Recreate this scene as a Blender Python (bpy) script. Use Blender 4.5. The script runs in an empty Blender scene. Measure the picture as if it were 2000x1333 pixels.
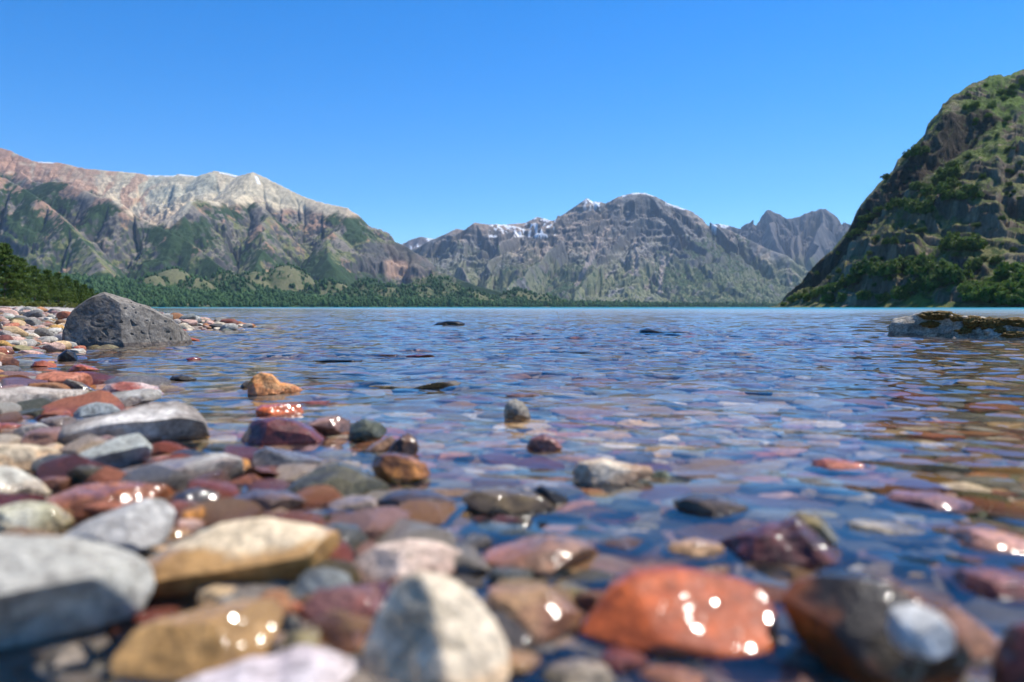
import bpy, math, random
import numpy as np
from mathutils import Vector

S = bpy.context.scene
RAD = math.radians
# ------------------------------------------------------------------ camera
CAM_H, FPX, PITCH = 0.25, 1556.0, math.atan(66.0 / 1556.0)
cam = bpy.data.cameras.new('camera')
cam_o = bpy.data.objects.new('camera', cam)
S.collection.objects.link(cam_o)
S.camera = cam_o
cam_o.location = (0, 0, CAM_H)
cam_o.rotation_euler = (math.pi / 2 - PITCH, 0, 0)
cam.sensor_width = 36.0
cam.lens = 28.0
cam.clip_start = 0.01
cam.clip_end = 90000
cam.dof.use_dof = True
cam.dof.focus_distance = 5.0
cam.dof.aperture_fstop = 2.9
# ------------------------------------------------------------------ sky + sun
SUN_EL, SUN_AZ = RAD(60), RAD(62)          # azimuth measured clockwise from the view direction
world = bpy.data.worlds.new('World')
S.world = world
world.use_nodes = True
wn = world.node_tree
sky = wn.nodes.new('ShaderNodeTexSky')
sky.sky_type = 'NISHITA'
sky.sun_disc = False
sky.sun_elevation = SUN_EL
sky.sun_rotation = SUN_AZ
sky.altitude = 900
sky.air_density = 1.0
sky.dust_density = 0.0
sky.ozone_density = 5.0
hs = wn.nodes.new('ShaderNodeHueSaturation')
hs.inputs['Saturation'].default_value = 1.38
gm = wn.nodes.new('ShaderNodeMix'); gm.data_type = 'RGBA'; gm.blend_type = 'MULTIPLY'
gm.inputs[0].default_value = 1.0
gm.inputs[7].default_value = (0.86, 0.99, 1.12, 1)
wn.links.new(sky.outputs[0], hs.inputs['Color'])
wn.links.new(hs.outputs[0], gm.inputs[6])
wn.links.new(gm.outputs[2], wn.nodes['Background'].inputs[0])
wn.nodes['Background'].inputs[1].default_value = 0.132
sl = bpy.data.lights.new('sun', 'SUN')
sl.energy = 5.0
sl.angle = RAD(0.53)
sl.color = (1.0, 0.94, 0.85)
sl.cycles.is_caustics_light = True
sun_o = bpy.data.objects.new('sun', sl)
S.collection.objects.link(sun_o)
sun_d = Vector((math.sin(SUN_AZ) * math.cos(SUN_EL), math.cos(SUN_AZ) * math.cos(SUN_EL), math.sin(SUN_EL)))
sun_o.rotation_euler = sun_d.to_track_quat('Z', 'Y').to_euler()
S.view_settings.view_transform = 'Standard'
S.view_settings.look = 'None'
S.view_settings.gamma = 1
S.view_settings.exposure = 0.35
S.cycles.use_denoising = True
S.cycles.max_bounces = 10
S.cycles.transmission_bounces = 6
S.cycles.glossy_bounces = 3
S.cycles.diffuse_bounces = 2
S.cycles.volume_bounces = 0
S.cycles.sample_clamp_direct = 400
S.cycles.sample_clamp_indirect = 8
S.cycles.use_adaptive_sampling = True
S.cycles.adaptive_threshold = 0.03
S.cycles.time_limit = 900

# ------------------------------------------------------------------ numeric helpers
def ray(px, py):
    """world direction through a pixel of the 2000 x 1333 photograph, scaled to y = 1"""
    u = (np.asarray(px, float) - 1000.0) / FPX
    v = (666.5 - np.asarray(py, float)) / FPX
    cy, sy = math.cos(PITCH), math.sin(PITCH)
    y = cy + v * sy
    z = -sy + v * cy
    return u / y, z / y                       # x per metre of y, z per metre of y
def at_dist(px, py, Y):
    a, b = ray(px, py)
    return np.array([a * Y, np.asarray(Y, float) * np.ones_like(a), CAM_H + b * Y])
def at_z(px, py, z=0.0):
    a, b = ray(px, py)
    Y = (z - CAM_H) / b
    return np.array([a * Y, Y, z])
def project(x, y, z):
    cy, sy = math.cos(PITCH), math.sin(PITCH)
    zz = z - CAM_H
    f = y * cy - zz * sy
    u = y * sy + zz * cy
    return 1000 + FPX * x / f, 666.5 - FPX * u / f

def _h(ix, iy, iz, seed):
    n = (ix.astype(np.int64) * 374761393 + iy.astype(np.int64) * 668265263 + iz.astype(np.int64) * 2147483647 + seed * 1274126177) & 0xffffffff
    n = ((n ^ (n >> 13)) * 1274126177) & 0xffffffff
    n = ((n ^ (n >> 16)) * 2246822519) & 0xffffffff
    return (n ^ (n >> 15)) & 0xffffffff
def noise2(x, y, seed=0):
    x = np.asarray(x, float); y = np.asarray(y, float)
    x0 = np.floor(x); y0 = np.floor(y)
    fx = x - x0; fy = y - y0
    ix = x0.astype(np.int64); iy = y0.astype(np.int64); z = np.zeros_like(ix)
    def g(i, j):
        a = _h(ix + i, iy + j, z, seed) * (2 * math.pi / 4294967296.0)
        return np.cos(a) * (fx - i) + np.sin(a) * (fy - j)
    u = fx * fx * fx * (fx * (fx * 6 - 15) + 10); v = fy * fy * fy * (fy * (fy * 6 - 15) + 10)
    a = g(0, 0) * (1 - u) + g(1, 0) * u
    b = g(0, 1) * (1 - u) + g(1, 1) * u
    return (a * (1 - v) + b * v) * 1.5
def noise3(p, seed=0):
    x0 = np.floor(p); f = p - x0; i = x0.astype(np.int64)
    w = f * f * f * (f * (f * 6 - 15) + 10)
    r = 0
    for dx in (0, 1):
        for dy in (0, 1):
            for dz in (0, 1):
                hh = _h(i[:, 0] + dx, i[:, 1] + dy, i[:, 2] + dz, seed)
                a = (hh & 0xffff) * (2 * math.pi / 65536.0); c = ((hh >> 16) & 0xffff) / 32768.0 - 1
                s = np.sqrt(np.maximum(0, 1 - c * c))
                d = s * np.cos(a) * (f[:, 0] - dx) + s * np.sin(a) * (f[:, 1] - dy) + c * (f[:, 2] - dz)
                r = r + d * (w[:, 0] if dx else 1 - w[:, 0]) * (w[:, 1] if dy else 1 - w[:, 1]) * (w[:, 2] if dz else 1 - w[:, 2])
    return r * 1.5
def fbm2(x, y, octs=4, seed=0, gain=0.5):
    r = 0; a = 1.0; t = 0
    for k in range(octs):
        r = r + a * noise2(x * 2 ** k + 17.3 * k, y * 2 ** k - 9.1 * k, seed + k); t += a; a *= gain
    return r / t * 1.3
def ridged(x, y, octs=4, seed=0, gain=0.5):
    r = 0; a = 1.0; t = 0
    for k in range(octs):
        r = r + a * (1 - np.abs(noise2(x * 2 ** k + 7.3 * k, y * 2 ** k + 3.1 * k, seed + k)) * 2); t += a; a *= gain
    return r / t
def sstep(a, b, x):
    t = np.clip((x - a) / (b - a), 0, 1)
    return t * t * (3 - 2 * t)
def mixc(a, b, m):
    return a * (1 - m[..., None]) + np.asarray(b, float) * m[..., None]

# ------------------------------------------------------------------ object helpers
def mesh_obj(name, v, f, mat=None, parent=None, smooth=True, loc=None, col=None, attrs=None):
    m = bpy.data.meshes.new(name)
    v = np.ascontiguousarray(v, np.float32); f = np.ascontiguousarray(f, np.int32)
    n = f.shape[1]
    m.vertices.add(len(v)); m.vertices.foreach_set('co', v.ravel())
    m.loops.add(f.size); m.loops.foreach_set('vertex_index', f.ravel())
    m.polygons.add(len(f)); m.polygons.foreach_set('loop_start', np.arange(len(f), dtype=np.int32) * n)
    m.polygons.foreach_set('use_smooth', np.full(len(f), smooth))
    m.update(calc_edges=True)
    if col is not None:
        a = m.color_attributes.new('Col', 'FLOAT_COLOR', 'POINT')
        c = np.ones((len(v), 4), np.float32); c[:, :3] = np.clip(col, 0, 1)
        a.data.foreach_set('color', c.ravel())
    for k, val in (attrs or {}).items():
        a = m.attributes.new(k, 'FLOAT', 'POINT'); a.data.foreach_set('value', np.ascontiguousarray(val, np.float32))
    if mat: m.materials.append(mat)
    o = bpy.data.objects.new(name, m)
    S.collection.objects.link(o)
    if loc is not None: o.location = loc
    if parent is not None: o.parent = parent
    return o
def tag(o, label=None, cat=None, group=None, kind=None):
    if label: o['label'] = label
    if cat: o['category'] = cat
    if group: o['group'] = group
    if kind: o['kind'] = kind
    return o
def empty(name, loc):
    o = bpy.data.objects.new(name, None); S.collection.objects.link(o); o.location = loc
    o.empty_display_size = 0.1
    return o
def grid_faces(nr, nc):
    i = np.arange(nr * nc).reshape(nr, nc)
    return np.stack([i[:-1, :-1], i[:-1, 1:], i[1:, 1:], i[1:, :-1]], -1).reshape(-1, 4)
_ico = {}
def ico(level):
    if level in _ico: return _ico[level]
    t = (1 + 5 ** .5) / 2
    v = [(-1, t, 0), (1, t, 0), (-1, -t, 0), (1, -t, 0), (0, -1, t), (0, 1, t), (0, -1, -t), (0, 1, -t), (t, 0, -1), (t, 0, 1), (-t, 0, -1), (-t, 0, 1)]
    f = [(0, 11, 5), (0, 5, 1), (0, 1, 7), (0, 7, 10), (0, 10, 11), (1, 5, 9), (5, 11, 4), (11, 10, 2), (10, 7, 6), (7, 1, 8), (3, 9, 4), (3, 4, 2), (3, 2, 6), (3, 6, 8), (3, 8, 9), (4, 9, 5), (2, 4, 11), (6, 2, 10), (8, 6, 7), (9, 8, 1)]
    v = [np.array(p) / np.linalg.norm(p) for p in v]
    for _ in range(level):
        mid = {}; g = []
        def m(a, b):
            k = (min(a, b), max(a, b))
            if k not in mid:
                p = v[a] + v[b]; v.append(p / np.linalg.norm(p)); mid[k] = len(v) - 1
            return mid[k]
        for a, b, c in f:
            ab, bc, ca = m(a, b), m(b, c), m(c, a)
            g += [(a, ab, ca), (b, bc, ab), (c, ca, bc), (ab, bc, ca)]
        f = g
    _ico[level] = (np.array(v), np.array(f, np.int32))
    return _ico[level]

# ------------------------------------------------------------------ node helpers
class NT:
    def __init__(s, name):
        s.m = bpy.data.materials.new(name); s.m.use_nodes = True; s.t = s.m.node_tree; s.t.nodes.clear()
        s.out = s.t.nodes.new('ShaderNodeOutputMaterial')
    def n(s, ty, **kw):
        x = s.t.nodes.new(ty)
        for k, v in kw.items(): setattr(x, k, v)
        return x
    def l(s, a, b): s.t.links.new(a, b)
    def mth(s, op, a, b=None, clamp=False):
        x = s.n('ShaderNodeMath', operation=op, use_clamp=clamp)
        for i, q in enumerate((a, b)):
            if q is None: continue
            if isinstance(q, (int, float)): x.inputs[i].default_value = q
            else: s.l(q, x.inputs[i])
        return x.outputs[0]
    def noise(s, vec, scale, detail=4, rough=.55, dist=0.0):
        x = s.n('ShaderNodeTexNoise'); x.inputs['Scale'].default_value = scale; x.inputs['Detail'].default_value = detail
        x.inputs['Roughness'].default_value = rough; x.inputs['Distortion'].default_value = dist
        if vec is not None: s.l(vec, x.inputs['Vector'])
        return x.outputs['Fac']
    def ramp(s, fac, pts):
        x = s.n('ShaderNodeValToRGB'); e = x.color_ramp.elements
        while len(e) < len(pts): e.new(0.5)
        for q, (p, c) in zip(e, pts):
            q.position = p; q.color = (c, c, c, 1) if isinstance(c, (int, float)) else (*c, 1)
        s.l(fac, x.inputs[0]); return x.outputs[0]
    def mix(s, fac, a, b, mode='MIX'):
        x = s.n('ShaderNodeMix', data_type='RGBA', blend_type=mode)
        for i, q in ((0, fac), (6, a), (7, b)):
            if isinstance(q, (int, float)): x.inputs[i].default_value = q
            elif isinstance(q, tuple): x.inputs[i].default_value = (*q, 1)
            else: s.l(q, x.inputs[i])
        return x.outputs[2]

def stone_mat(name, ca, cb=None, wetz=0.02, patch=9.0, pth=0.5, soft=.08, speck=.6, rough=.8, bump=1.0, attr=False, wetamp=.02, vein=None, wc=None):
    """dry stone above the wet line, darker and glossy where it is wet; colours are reflectances, brightened under water in place of light"""
    N = NT(name); cb = cb or tuple(c * .75 for c in ca)
    tc = N.n('ShaderNodeTexCoord'); oi = N.n('ShaderNodeObjectInfo'); geo = N.n('ShaderNodeNewGeometry')
    off = N.n('ShaderNodeVectorMath', operation='MULTIPLY_ADD')
    N.l(tc.outputs['Object'], off.inputs[0]); off.inputs[1].default_value = (1, 1, 1)
    rv = N.n('ShaderNodeCombineXYZ'); r7 = N.mth('MULTIPLY', oi.outputs['Random'], 37.0)
    for i in range(3): N.l(r7, rv.inputs[i])
    N.l(rv.outputs[0], off.inputs[2]); P = off.outputs[0]
    if attr:
        at = N.n('ShaderNodeAttribute', attribute_name='Col'); A = at.outputs['Color']
        B = N.mix(0.35, A, (0.3, 0.26, 0.22))
    else: A, B = ca, cb
    big = N.noise(P, patch, 4, .6, .4)
    m = N.ramp(big, [(max(0, pth - soft), 0.0), (min(1, pth + soft), 1.0)])
    col = N.mix(m, A, B)
    sp = N.noise(P, patch * 14, 4, .75)
    col = N.mix(speck, col, N.ramp(sp, [(.3, (.45, .42, .4)), (.5, (1, 1, 1)), (.72, (1.5, 1.45, 1.4))]), 'MULTIPLY')
    mid = N.noise(P, patch * 3.2, 5, .65)
    m7 = N.noise(P, patch * 7, 4, .7)
    col = N.mix(.5, col, N.ramp(m7, [(.32, (.42, .39, .37)), (.68, (1.4, 1.4, 1.36))]), 'MULTIPLY')
    col = N.mix(.7, col, N.ramp(mid, [(.3, (.5, .46, .43)), (.7, (1.35, 1.33, 1.3))]), 'MULTIPLY')
    if vein:
        wv = N.n('ShaderNodeTexWave', wave_type='BANDS', bands_direction='DIAGONAL'); wv.inputs['Scale'].default_value = patch * .55
        wv.inputs['Distortion'].default_value = 9; wv.inputs['Detail'].default_value = 3; N.l(P, wv.inputs['Vector'])
        col = N.mix(N.ramp(wv.outputs['Fac'], [(.82, 0.0), (.95, .8)]), col, vein)
    gam = N.n('ShaderNodeGamma'); gam.inputs[1].default_value = 1.3; N.l(col, gam.inputs[0])
    wetc = N.mix(1.0, gam.outputs[0], (1.06, .94, .84), 'MULTIPLY')
    if wc: wetc = N.mix(1.0, N.mix(N.ramp(mid, [(.3, 0.0), (.7, 1.0)]), tuple(c * .4 for c in wc), tuple(min(1, c * 1.25 + .05) for c in wc)), N.ramp(sp, [(.3, .7), (.6, 1.0)]), 'MULTIPLY')
    sx = N.n('ShaderNodeSeparateXYZ'); N.l(geo.outputs['Position'], sx.inputs[0])
    wn_ = N.noise(P, patch * 1.6, 4, .6)
    lev = N.mth('MULTIPLY_ADD', wn_, wetamp * 4); lev.node.inputs[2].default_value = wetz - wetamp * 2
    wet = N.mth('SUBTRACT', lev, sx.outputs[2])
    wet = N.mth('MULTIPLY_ADD', wet, 160.0, clamp=True); wet.node.inputs[2].default_value = .5
    und = N.mth('MULTIPLY_ADD', sx.outputs[2], -120.0, clamp=True); und.node.inputs[2].default_value = -.3
    fin = N.mix(wet, col, N.mix(und, wetc, N.mix(1.0, col, (1.16, 1.08, .95), 'MULTIPLY')))  # submerged colour lifted above the dry one to brighten the dim bed
    b = N.n('ShaderNodeBsdfPrincipled')
    N.l(fin, b.inputs['Base Color'])
    rg = N.mth('MULTIPLY_ADD', wet, .5 - rough); rg.node.inputs[2].default_value = rough
    N.l(rg, b.inputs['Roughness'])
    air = N.mth('MULTIPLY_ADD', sx.outputs[2], 150.0, clamp=True); air.node.inputs[2].default_value = .8
    N.l(N.mth('MULTIPLY', wet, air), b.inputs['Coat Weight']); b.inputs['Specular IOR Level'].default_value = .2
    b.inputs['Coat Roughness'].default_value = .085; b.inputs['Coat IOR'].default_value = 1.33
    bp = N.n('ShaderNodeBump'); bp.inputs['Strength'].default_value = .8 * bump; bp.inputs['Distance'].default_value = .006
    hh = N.mth('ADD', N.noise(P, patch * 5, 5, .7), N.mth('MULTIPLY', sp, .35))
    N.l(hh, bp.inputs['Height']); N.l(bp.outputs[0], b.inputs['Normal'])
    cb_ = N.n('ShaderNodeBump'); cb_.inputs['Strength'].default_value = .6; cb_.inputs['Distance'].default_value = .003
    N.l(N.noise(P, 70.0, 1, .5), cb_.inputs['Height']); N.l(cb_.outputs[0], b.inputs['Coat Normal'])
    N.l(b.outputs[0], N.out.inputs[0])
    return N.m

# ------------------------------------------------------------------ shore, bed and beach
SHORE = np.array([(3.5, -3.5), (.2, .1), (-.12, .5), (-.5, .95), (-.85, 1.4), (-1.2, 2.05), (-1.9, 3.1), (-2.6, 4.2), (-2.95, 5.2), (-3.15, 6.6), (-3.25, 8.2), (-3.0, 9.4), (-3.4, 10.4), (-5.0, 11.2), (-8.0, 12.5), (-16, 15), (-40, 20), (-200, 24)])
def shore_sd(x, y):
    """distance to the waterline, positive over the water, negative on the pebble bank"""
    best = np.full(np.shape(x), 1e9); side = np.ones(np.shape(x))
    for (ax, ay), (bx, by) in zip(SHORE[:-1], SHORE[1:]):
        dx, dy = bx - ax, by - ay
        t = np.clip(((x - ax) * dx + (y - ay) * dy) / (dx * dx + dy * dy), 0, 1)
        d = np.hypot(x - ax - t * dx, y - ay - t * dy)
        s = np.sign((x - ax) * dy - (y - ay) * dx)
        m = d < best
        best = np.where(m, d, best); side = np.where(m, s, side)
    return best * np.where(side == 0, 1, side)
def bed(x, y):
    x = np.asarray(x, float); y = np.asarray(y, float)
    s = shore_sd(x, y)
    sp = np.maximum(s, 0)
    w = -.03 - .028 * (1 - np.exp(-sp / .45)) - .05 * (1 - np.exp(-sp / 4.0)) - .07 * (1 - np.exp(-np.maximum(sp - 1.5, 0) / 4.0)) - .012 * sp - .00055 * sp ** 2
    w = w + .03 * np.exp(-(np.maximum(y, 0) / .75) ** 2)
    sn = np.maximum(-s, 0)
    bank = -.035 + .21 * (1 - np.exp(-sn / 1.1)) + .012 * sn
    lim = .10 + .15 * sstep(1.0, 9.0, y)
    bank = np.minimum(bank, lim + .01 * sn)
    near = np.where(s > 0, w, bank)
    near = near + .024 * np.exp(-((y - .95) / .6) ** 2) * (s > 0)
    near = near + .012 * fbm2(x * .9, y * .9, 3, 5) * np.clip(np.hypot(x, y), 0, 3)
    near = np.maximum(near, -40.0)
    # far cape with the sandy beach: left of a line through the camera, from 48 m on
    c1 = (-.515 * y - x) * .9            # > 0 on the land side
    c2 = y - 47 - .06 * np.abs(x + 40) + 1.5 * np.sin(x * .11)
    c = np.minimum(c1, c2) 
    c = c + 1.5 * noise2(x * .05, y * .05, 91)
    cape = np.where(c > 0, .55 * (1 - np.exp(-np.maximum(c, 0) / 8)) + .012 * np.maximum(c - 8, 0), .035 * c)
    cape = np.where(y > 30, np.maximum(cape, -40), -40)
    return np.maximum(near, np.minimum(cape, 12))

pxs = np.linspace(-420, 2420, 640)
th_f = np.arctan((pxs - 1000) / FPX)
th = np.concatenate([np.linspace(-math.pi, th_f[0], 60)[:-1], th_f, np.linspace(th_f[-1], math.pi, 60)[1:]])
def polar(rs):
    T, R = np.meshgrid(th, rs)
    return R * np.sin(T), R * np.cos(T)
X, Y = polar(np.concatenate([np.geomspace(.12, 70, 420), np.geomspace(73, 30000, 60)]))
Z = bed(X, Y)
Rr = np.hypot(X, Y)
Z = np.where(Rr > 400, -40, Z)
Z += .004 * fbm2(X * 22, Y * 22, 3, 8) * (Rr < 60)
N = NT('bed_gravel')
geo = N.n('ShaderNodeNewGeometry'); P = geo.outputs['Position']
vor = N.n('ShaderNodeTexVoronoi'); vor.inputs['Scale'].default_value = 38; N.l(P, vor.inputs['Vector'])
cell = N.ramp(N.n('ShaderNodeSeparateColor').outputs[0], [(0, 0), (1, 1)])
sep = N.n('ShaderNodeSeparateColor'); N.l(vor.outputs['Color'], sep.inputs[0])
cc = N.ramp(sep.outputs[0], [(0, (.2, .16, .12)), (.3, (.34, .27, .21)), (.5, (.30, .16, .11)), (.7, (.42, .36, .28)), (.85, (.2, .19, .17)), (1, (.5, .4, .28))])
cc = N.mix(N.ramp(vor.outputs['Distance'], [(.3, 0.0), (.75, .8)]), cc, (.08, .064, .05))
sx = N.n('ShaderNodeSeparateXYZ'); N.l(P, sx.inputs[0])
sand = N.mth('MULTIPLY_ADD', sx.outputs[1], .25, clamp=True); sand.node.inputs[2].default_value = -9
sandc = N.ramp(N.noise(P, 1.2, 5), [(.35, (.36, .31, .25)), (.65, (.5, .44, .37))])
cc = N.mix(sand, cc, sandc)
grs = N.mth('MULTIPLY_ADD', sx.outputs[2], 3.0, clamp=True); grs.node.inputs[2].default_value = -2.2
cc = N.mix(grs, cc, N.ramp(N.noise(P, .8, 4), [(.35, (.10, .13, .035)), (.65, (.2, .2, .08))]))
b = N.n('ShaderNodeBsdfPrincipled'); N.l(cc, b.inputs['Base Color']); b.inputs['Roughness'].default_value = .7
bp = N.n('ShaderNodeBump'); bp.inputs['Distance'].default_value = .02; bp.inputs['Strength'].default_value = .7; bp.invert = True
N.l(vor.outputs['Distance'], bp.inputs['Height']); N.l(bp.outputs[0], b.inputs['Normal'])
N.l(b.outputs[0], N.out.inputs[0])
ground = tag(mesh_obj('ground', np.stack([X, Y, Z], -1).reshape(-1, 3), grid_faces(*X.shape), N.m), kind='structure')
ground.cycles.is_caustics_receiver = True

# ------------------------------------------------------------------ lake water: real waves near, bump far away
rs = np.concatenate([np.geomspace(.12, 1.2, 230), np.geomspace(1.2, 90, 980)[1:], np.geomspace(90, 16000, 60)[1:]])
pxw = np.linspace(-420, 2420, 760)
thw = np.arctan((pxw - 1000) / FPX)
th = np.concatenate([np.linspace(-math.pi, thw[0], 60)[:-1], thw, np.linspace(thw[-1], math.pi, 60)[1:]])
X, Y = polar(rs)
R = np.hypot(X, Y)
dr = np.maximum(np.gradient(rs), rs * 3.7 / FPX)[:, None] * np.ones_like(X)
rng = np.random.default_rng(4)
Z = np.zeros_like(X)
wx = X + .05 * noise2(X * 2.1, Y * 2.1, 31) + .15 * noise2(X * .5, Y * .5, 32)
wy = Y + .05 * noise2(X * 2.1, Y * 2.1, 33) + .15 * noise2(X * .5, Y * .5, 34)
calm = .38 + .85 * sstep(.9, 4.5, Y) + .3 * sstep(6, 25, Y)
gust = 1 + .45 * fbm2(X * .35, Y * .35, 2, 77)
sub = rs < 80
Zs = Z[sub]; xs_, ys_, ds_ = wx[sub], wy[sub], dr[sub]
for i in range(130):
    lam = 10 ** rng.uniform(-1.5, .05)
    a = rng.normal(-math.pi / 2 - .12, .62)
    k = 2 * math.pi / lam
    slope = .0175 * (1 if lam < .3 else .5)
    amp = slope / k * min(1, (lam / .07) ** .7)
    fade = np.clip(lam / (2.6 * ds_) - 1, 0, 1)
    Zs += amp * fade * np.sin(k * (xs_ * math.cos(a) + ys_ * math.sin(a)) + rng.uniform(0, 6.28))
Z[sub] = Zs
Z *= calm * gust
depth = -bed(X, Y)
turb = 1 - np.exp(-np.maximum(depth - .2, 0) / 1.5)
turb = np.where(R > 300, 1.0, turb)
rp = sstep(4, 30, R)
N = NT('lake_water')
at = N.n('ShaderNodeAttribute', attribute_name='turb'); ar = N.n('ShaderNodeAttribute', attribute_name='far')
geo = N.n('ShaderNodeNewGeometry')
mp = N.n('ShaderNodeMapping'); mp.inputs['Scale'].default_value = (.55, 1, 1); N.l(geo.outputs['Position'], mp.inputs[0])
h = N.mth('ADD', N.mth('MULTIPLY', N.noise(mp.outputs[0], 1.6, 3, .6), .16), N.mth('MULTIPLY', N.noise(mp.outputs[0], .35, 2, .5), .45))
bp = N.n('ShaderNodeBump'); bp.inputs['Distance'].default_value = 1.0
N.l(N.mth('MULTIPLY', ar.outputs['Fac'], .5), bp.inputs['Strength']); N.l(h, bp.inputs['Height'])
b = N.n('ShaderNodeBsdfPrincipled')
N.l(N.mix(at.outputs['Fac'], (1, 1, 1), (.004, .23, .30)), b.inputs['Base Color'])
b.inputs['IOR'].default_value = 1.333
b.inputs['Roughness'].default_value = 0.0
N.l(N.mth('MULTIPLY', at.outputs['Fac'], .38), b.inputs['Roughness'])
N.l(N.mth('SUBTRACT', 1.0, at.outputs['Fac']), b.inputs['Transmission Weight'])
spv = N.mth('MULTIPLY_ADD', ar.outputs['Fac'], -.2); spv.node.inputs[2].default_value = .5; N.l(spv, b.inputs['Specular IOR Level'])
N.l(bp.outputs[0], b.inputs['Normal'])
N.l(b.outputs[0], N.out.inputs[0])
water = tag(mesh_obj('water', np.stack([X, Y, Z], -1).reshape(-1, 3), grid_faces(*X.shape), N.m,
                     attrs={'turb': turb.ravel(), 'far': rp.ravel()}), kind='structure')
water.cycles.is_caustics_caster = True
# ------------------------------------------------------------------ mountains (height fields, colours are ground cover, plus shade painted on the right crag)
def normals_grid(X, Y, Z):
    P = np.stack([X, Y, Z], -1)
    du = np.gradient(P, axis=1); dv = np.gradient(P, axis=0)
    n = np.cross(du, dv); n /= np.linalg.norm(n, axis=-1, keepdims=True) + 1e-9
    return n * np.sign(n[..., 2:3])
def land_mat(name, scale, bump=.6, dist=8.0, rough=.9):
    N = NT(name)
    at = N.n('ShaderNodeAttribute', attribute_name='Col'); geo = N.n('ShaderNodeNewGeometry')
    mp = N.n('ShaderNodeMapping'); mp.inputs['Scale'].default_value = (1, 1, .6); N.l(geo.outputs['Position'], mp.inputs[0])
    c = N.mix(.55, at.outputs['Color'], N.ramp(N.noise(mp.outputs[0], scale, 5, .7), [(.32, (.5, .48, .47)), (.68, (1.4, 1.38, 1.35))]), 'MULTIPLY')
    b = N.n('ShaderNodeBsdfPrincipled'); N.l(c, b.inputs['Base Color']); b.inputs['Roughness'].default_value = rough
    b.inputs['Specular IOR Level'].default_value = .15
    bp = N.n('ShaderNodeBump'); bp.inputs['Strength'].default_value = bump; bp.inputs['Distance'].default_value = dist
    N.l(N.noise(mp.outputs[0], scale * 1.3, 5, .7), bp.inputs['Height']); N.l(bp.outputs[0], b.inputs['Normal'])
    N.l(b.outputs[0], N.out.inputs[0])
    return N.m
def ridge_field(X, Y, ridges, seed, warp=90.0, wl=900.0):
    """height = highest of several ridge crests, each falling away concavely; also distance from and position along the crest"""
    def run(X, Y):
        H = np.full(X.shape, -1e9); D = np.zeros(X.shape); Sx = np.zeros(X.shape); K = np.zeros(X.shape)
        for k, (pts, wid, ex) in enumerate(ridges):
            pts = np.array(pts, float); w = at_dist(pts[:, 0], pts[:, 1], pts[:, 2]).T
            s0 = k * 7919.0
            for a, c in zip(w[:-1], w[1:]):
                dx, dy = c[0] - a[0], c[1] - a[1]; L = math.hypot(dx, dy)
                t = np.clip(((X - a[0]) * dx + (Y - a[1]) * dy) / (L * L), 0, 1)
                d = np.hypot(X - a[0] - t * dx, Y - a[1] - t * dy)
                zr = a[2] + t * (c[2] - a[2])
                W = np.maximum(zr, 60) * wid
                h = (zr + 30) * np.maximum(1 - d / W, 0) ** ex - 30 - np.maximum(d - W, 0) * .1
                m = h > H
                H = np.where(m, h, H); D = np.where(m, d, D); Sx = np.where(m, s0 + t * L, Sx); K = np.where(m, k, K)
                s0 += L
        return H, D, Sx, K
    H, D, Sx, K = run(X, Y)
    f = sstep(40, 700, D)
    return run(X + warp * f * noise2(X / wl, Y / wl, seed), Y + warp * f * noise2(X / wl, Y / wl, seed + 1))
def field_mesh(name, px0, px1, nu, r0, r1, nv, fn, mat):
    th = np.arctan((np.linspace(px0, px1, nu) - 1000) / FPX)
    yy = np.linspace(r0, r1, nv)
    T, YY = np.meshgrid(th, yy)
    X = YY * np.tan(T)
    Z, aux = fn(X, YY)
    n = normals_grid(X, YY, Z)
    PX, PY = project(X, YY, Z)
    col = aux(n, PX, PY, Z)
    o = mesh_obj(name, np.stack([X, YY, Z], -1).reshape(-1, 3), grid_faces(*X.shape), mat, col=col.reshape(-1, 3))
    return tag(o, kind='structure'), X, YY, Z
FOREST = np.array([.018, .042, .016]); GRASS = np.array([.155, .165, .07]); ROCK = np.array([.195, .17, .14]); DARKROCK = np.array([.092, .09, .09])
CREAM = np.array([.60, .51, .35]); RUST = np.array([.46, .27, .18]); SAGE = np.array([.48, .46, .35]); SNOW = np.array([.85, .87, .9])

def gully(Sx, D, X, Y, seed, l1, l2):
    """ribs and gullies running down from the crest"""
    w = 1.2 * noise2(X / (l1 * 2), Y / (l1 * 2), seed + 9)
    return ridged(Sx / l1 + w, D / l2 + .5 * w, 4, seed, .55)

def jag(pts, n=14, ax=5.0, ay=3.5, seed=0):
    rg = np.random.default_rng(seed); p = np.array(pts, float)
    t = np.linspace(0, len(p) - 1, n); q = np.stack([np.interp(t, range(len(p)), p[:, i]) for i in range(3)], 1)
    q[1:-1, 0] += rg.uniform(-ax, ax, n - 2); q[1:-1, 1] += rg.uniform(-ay, ay, n - 2); q[1:-1, 2] += rg.uniform(-60, 60, n - 2)
    return [tuple(r) for r in q]
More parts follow.
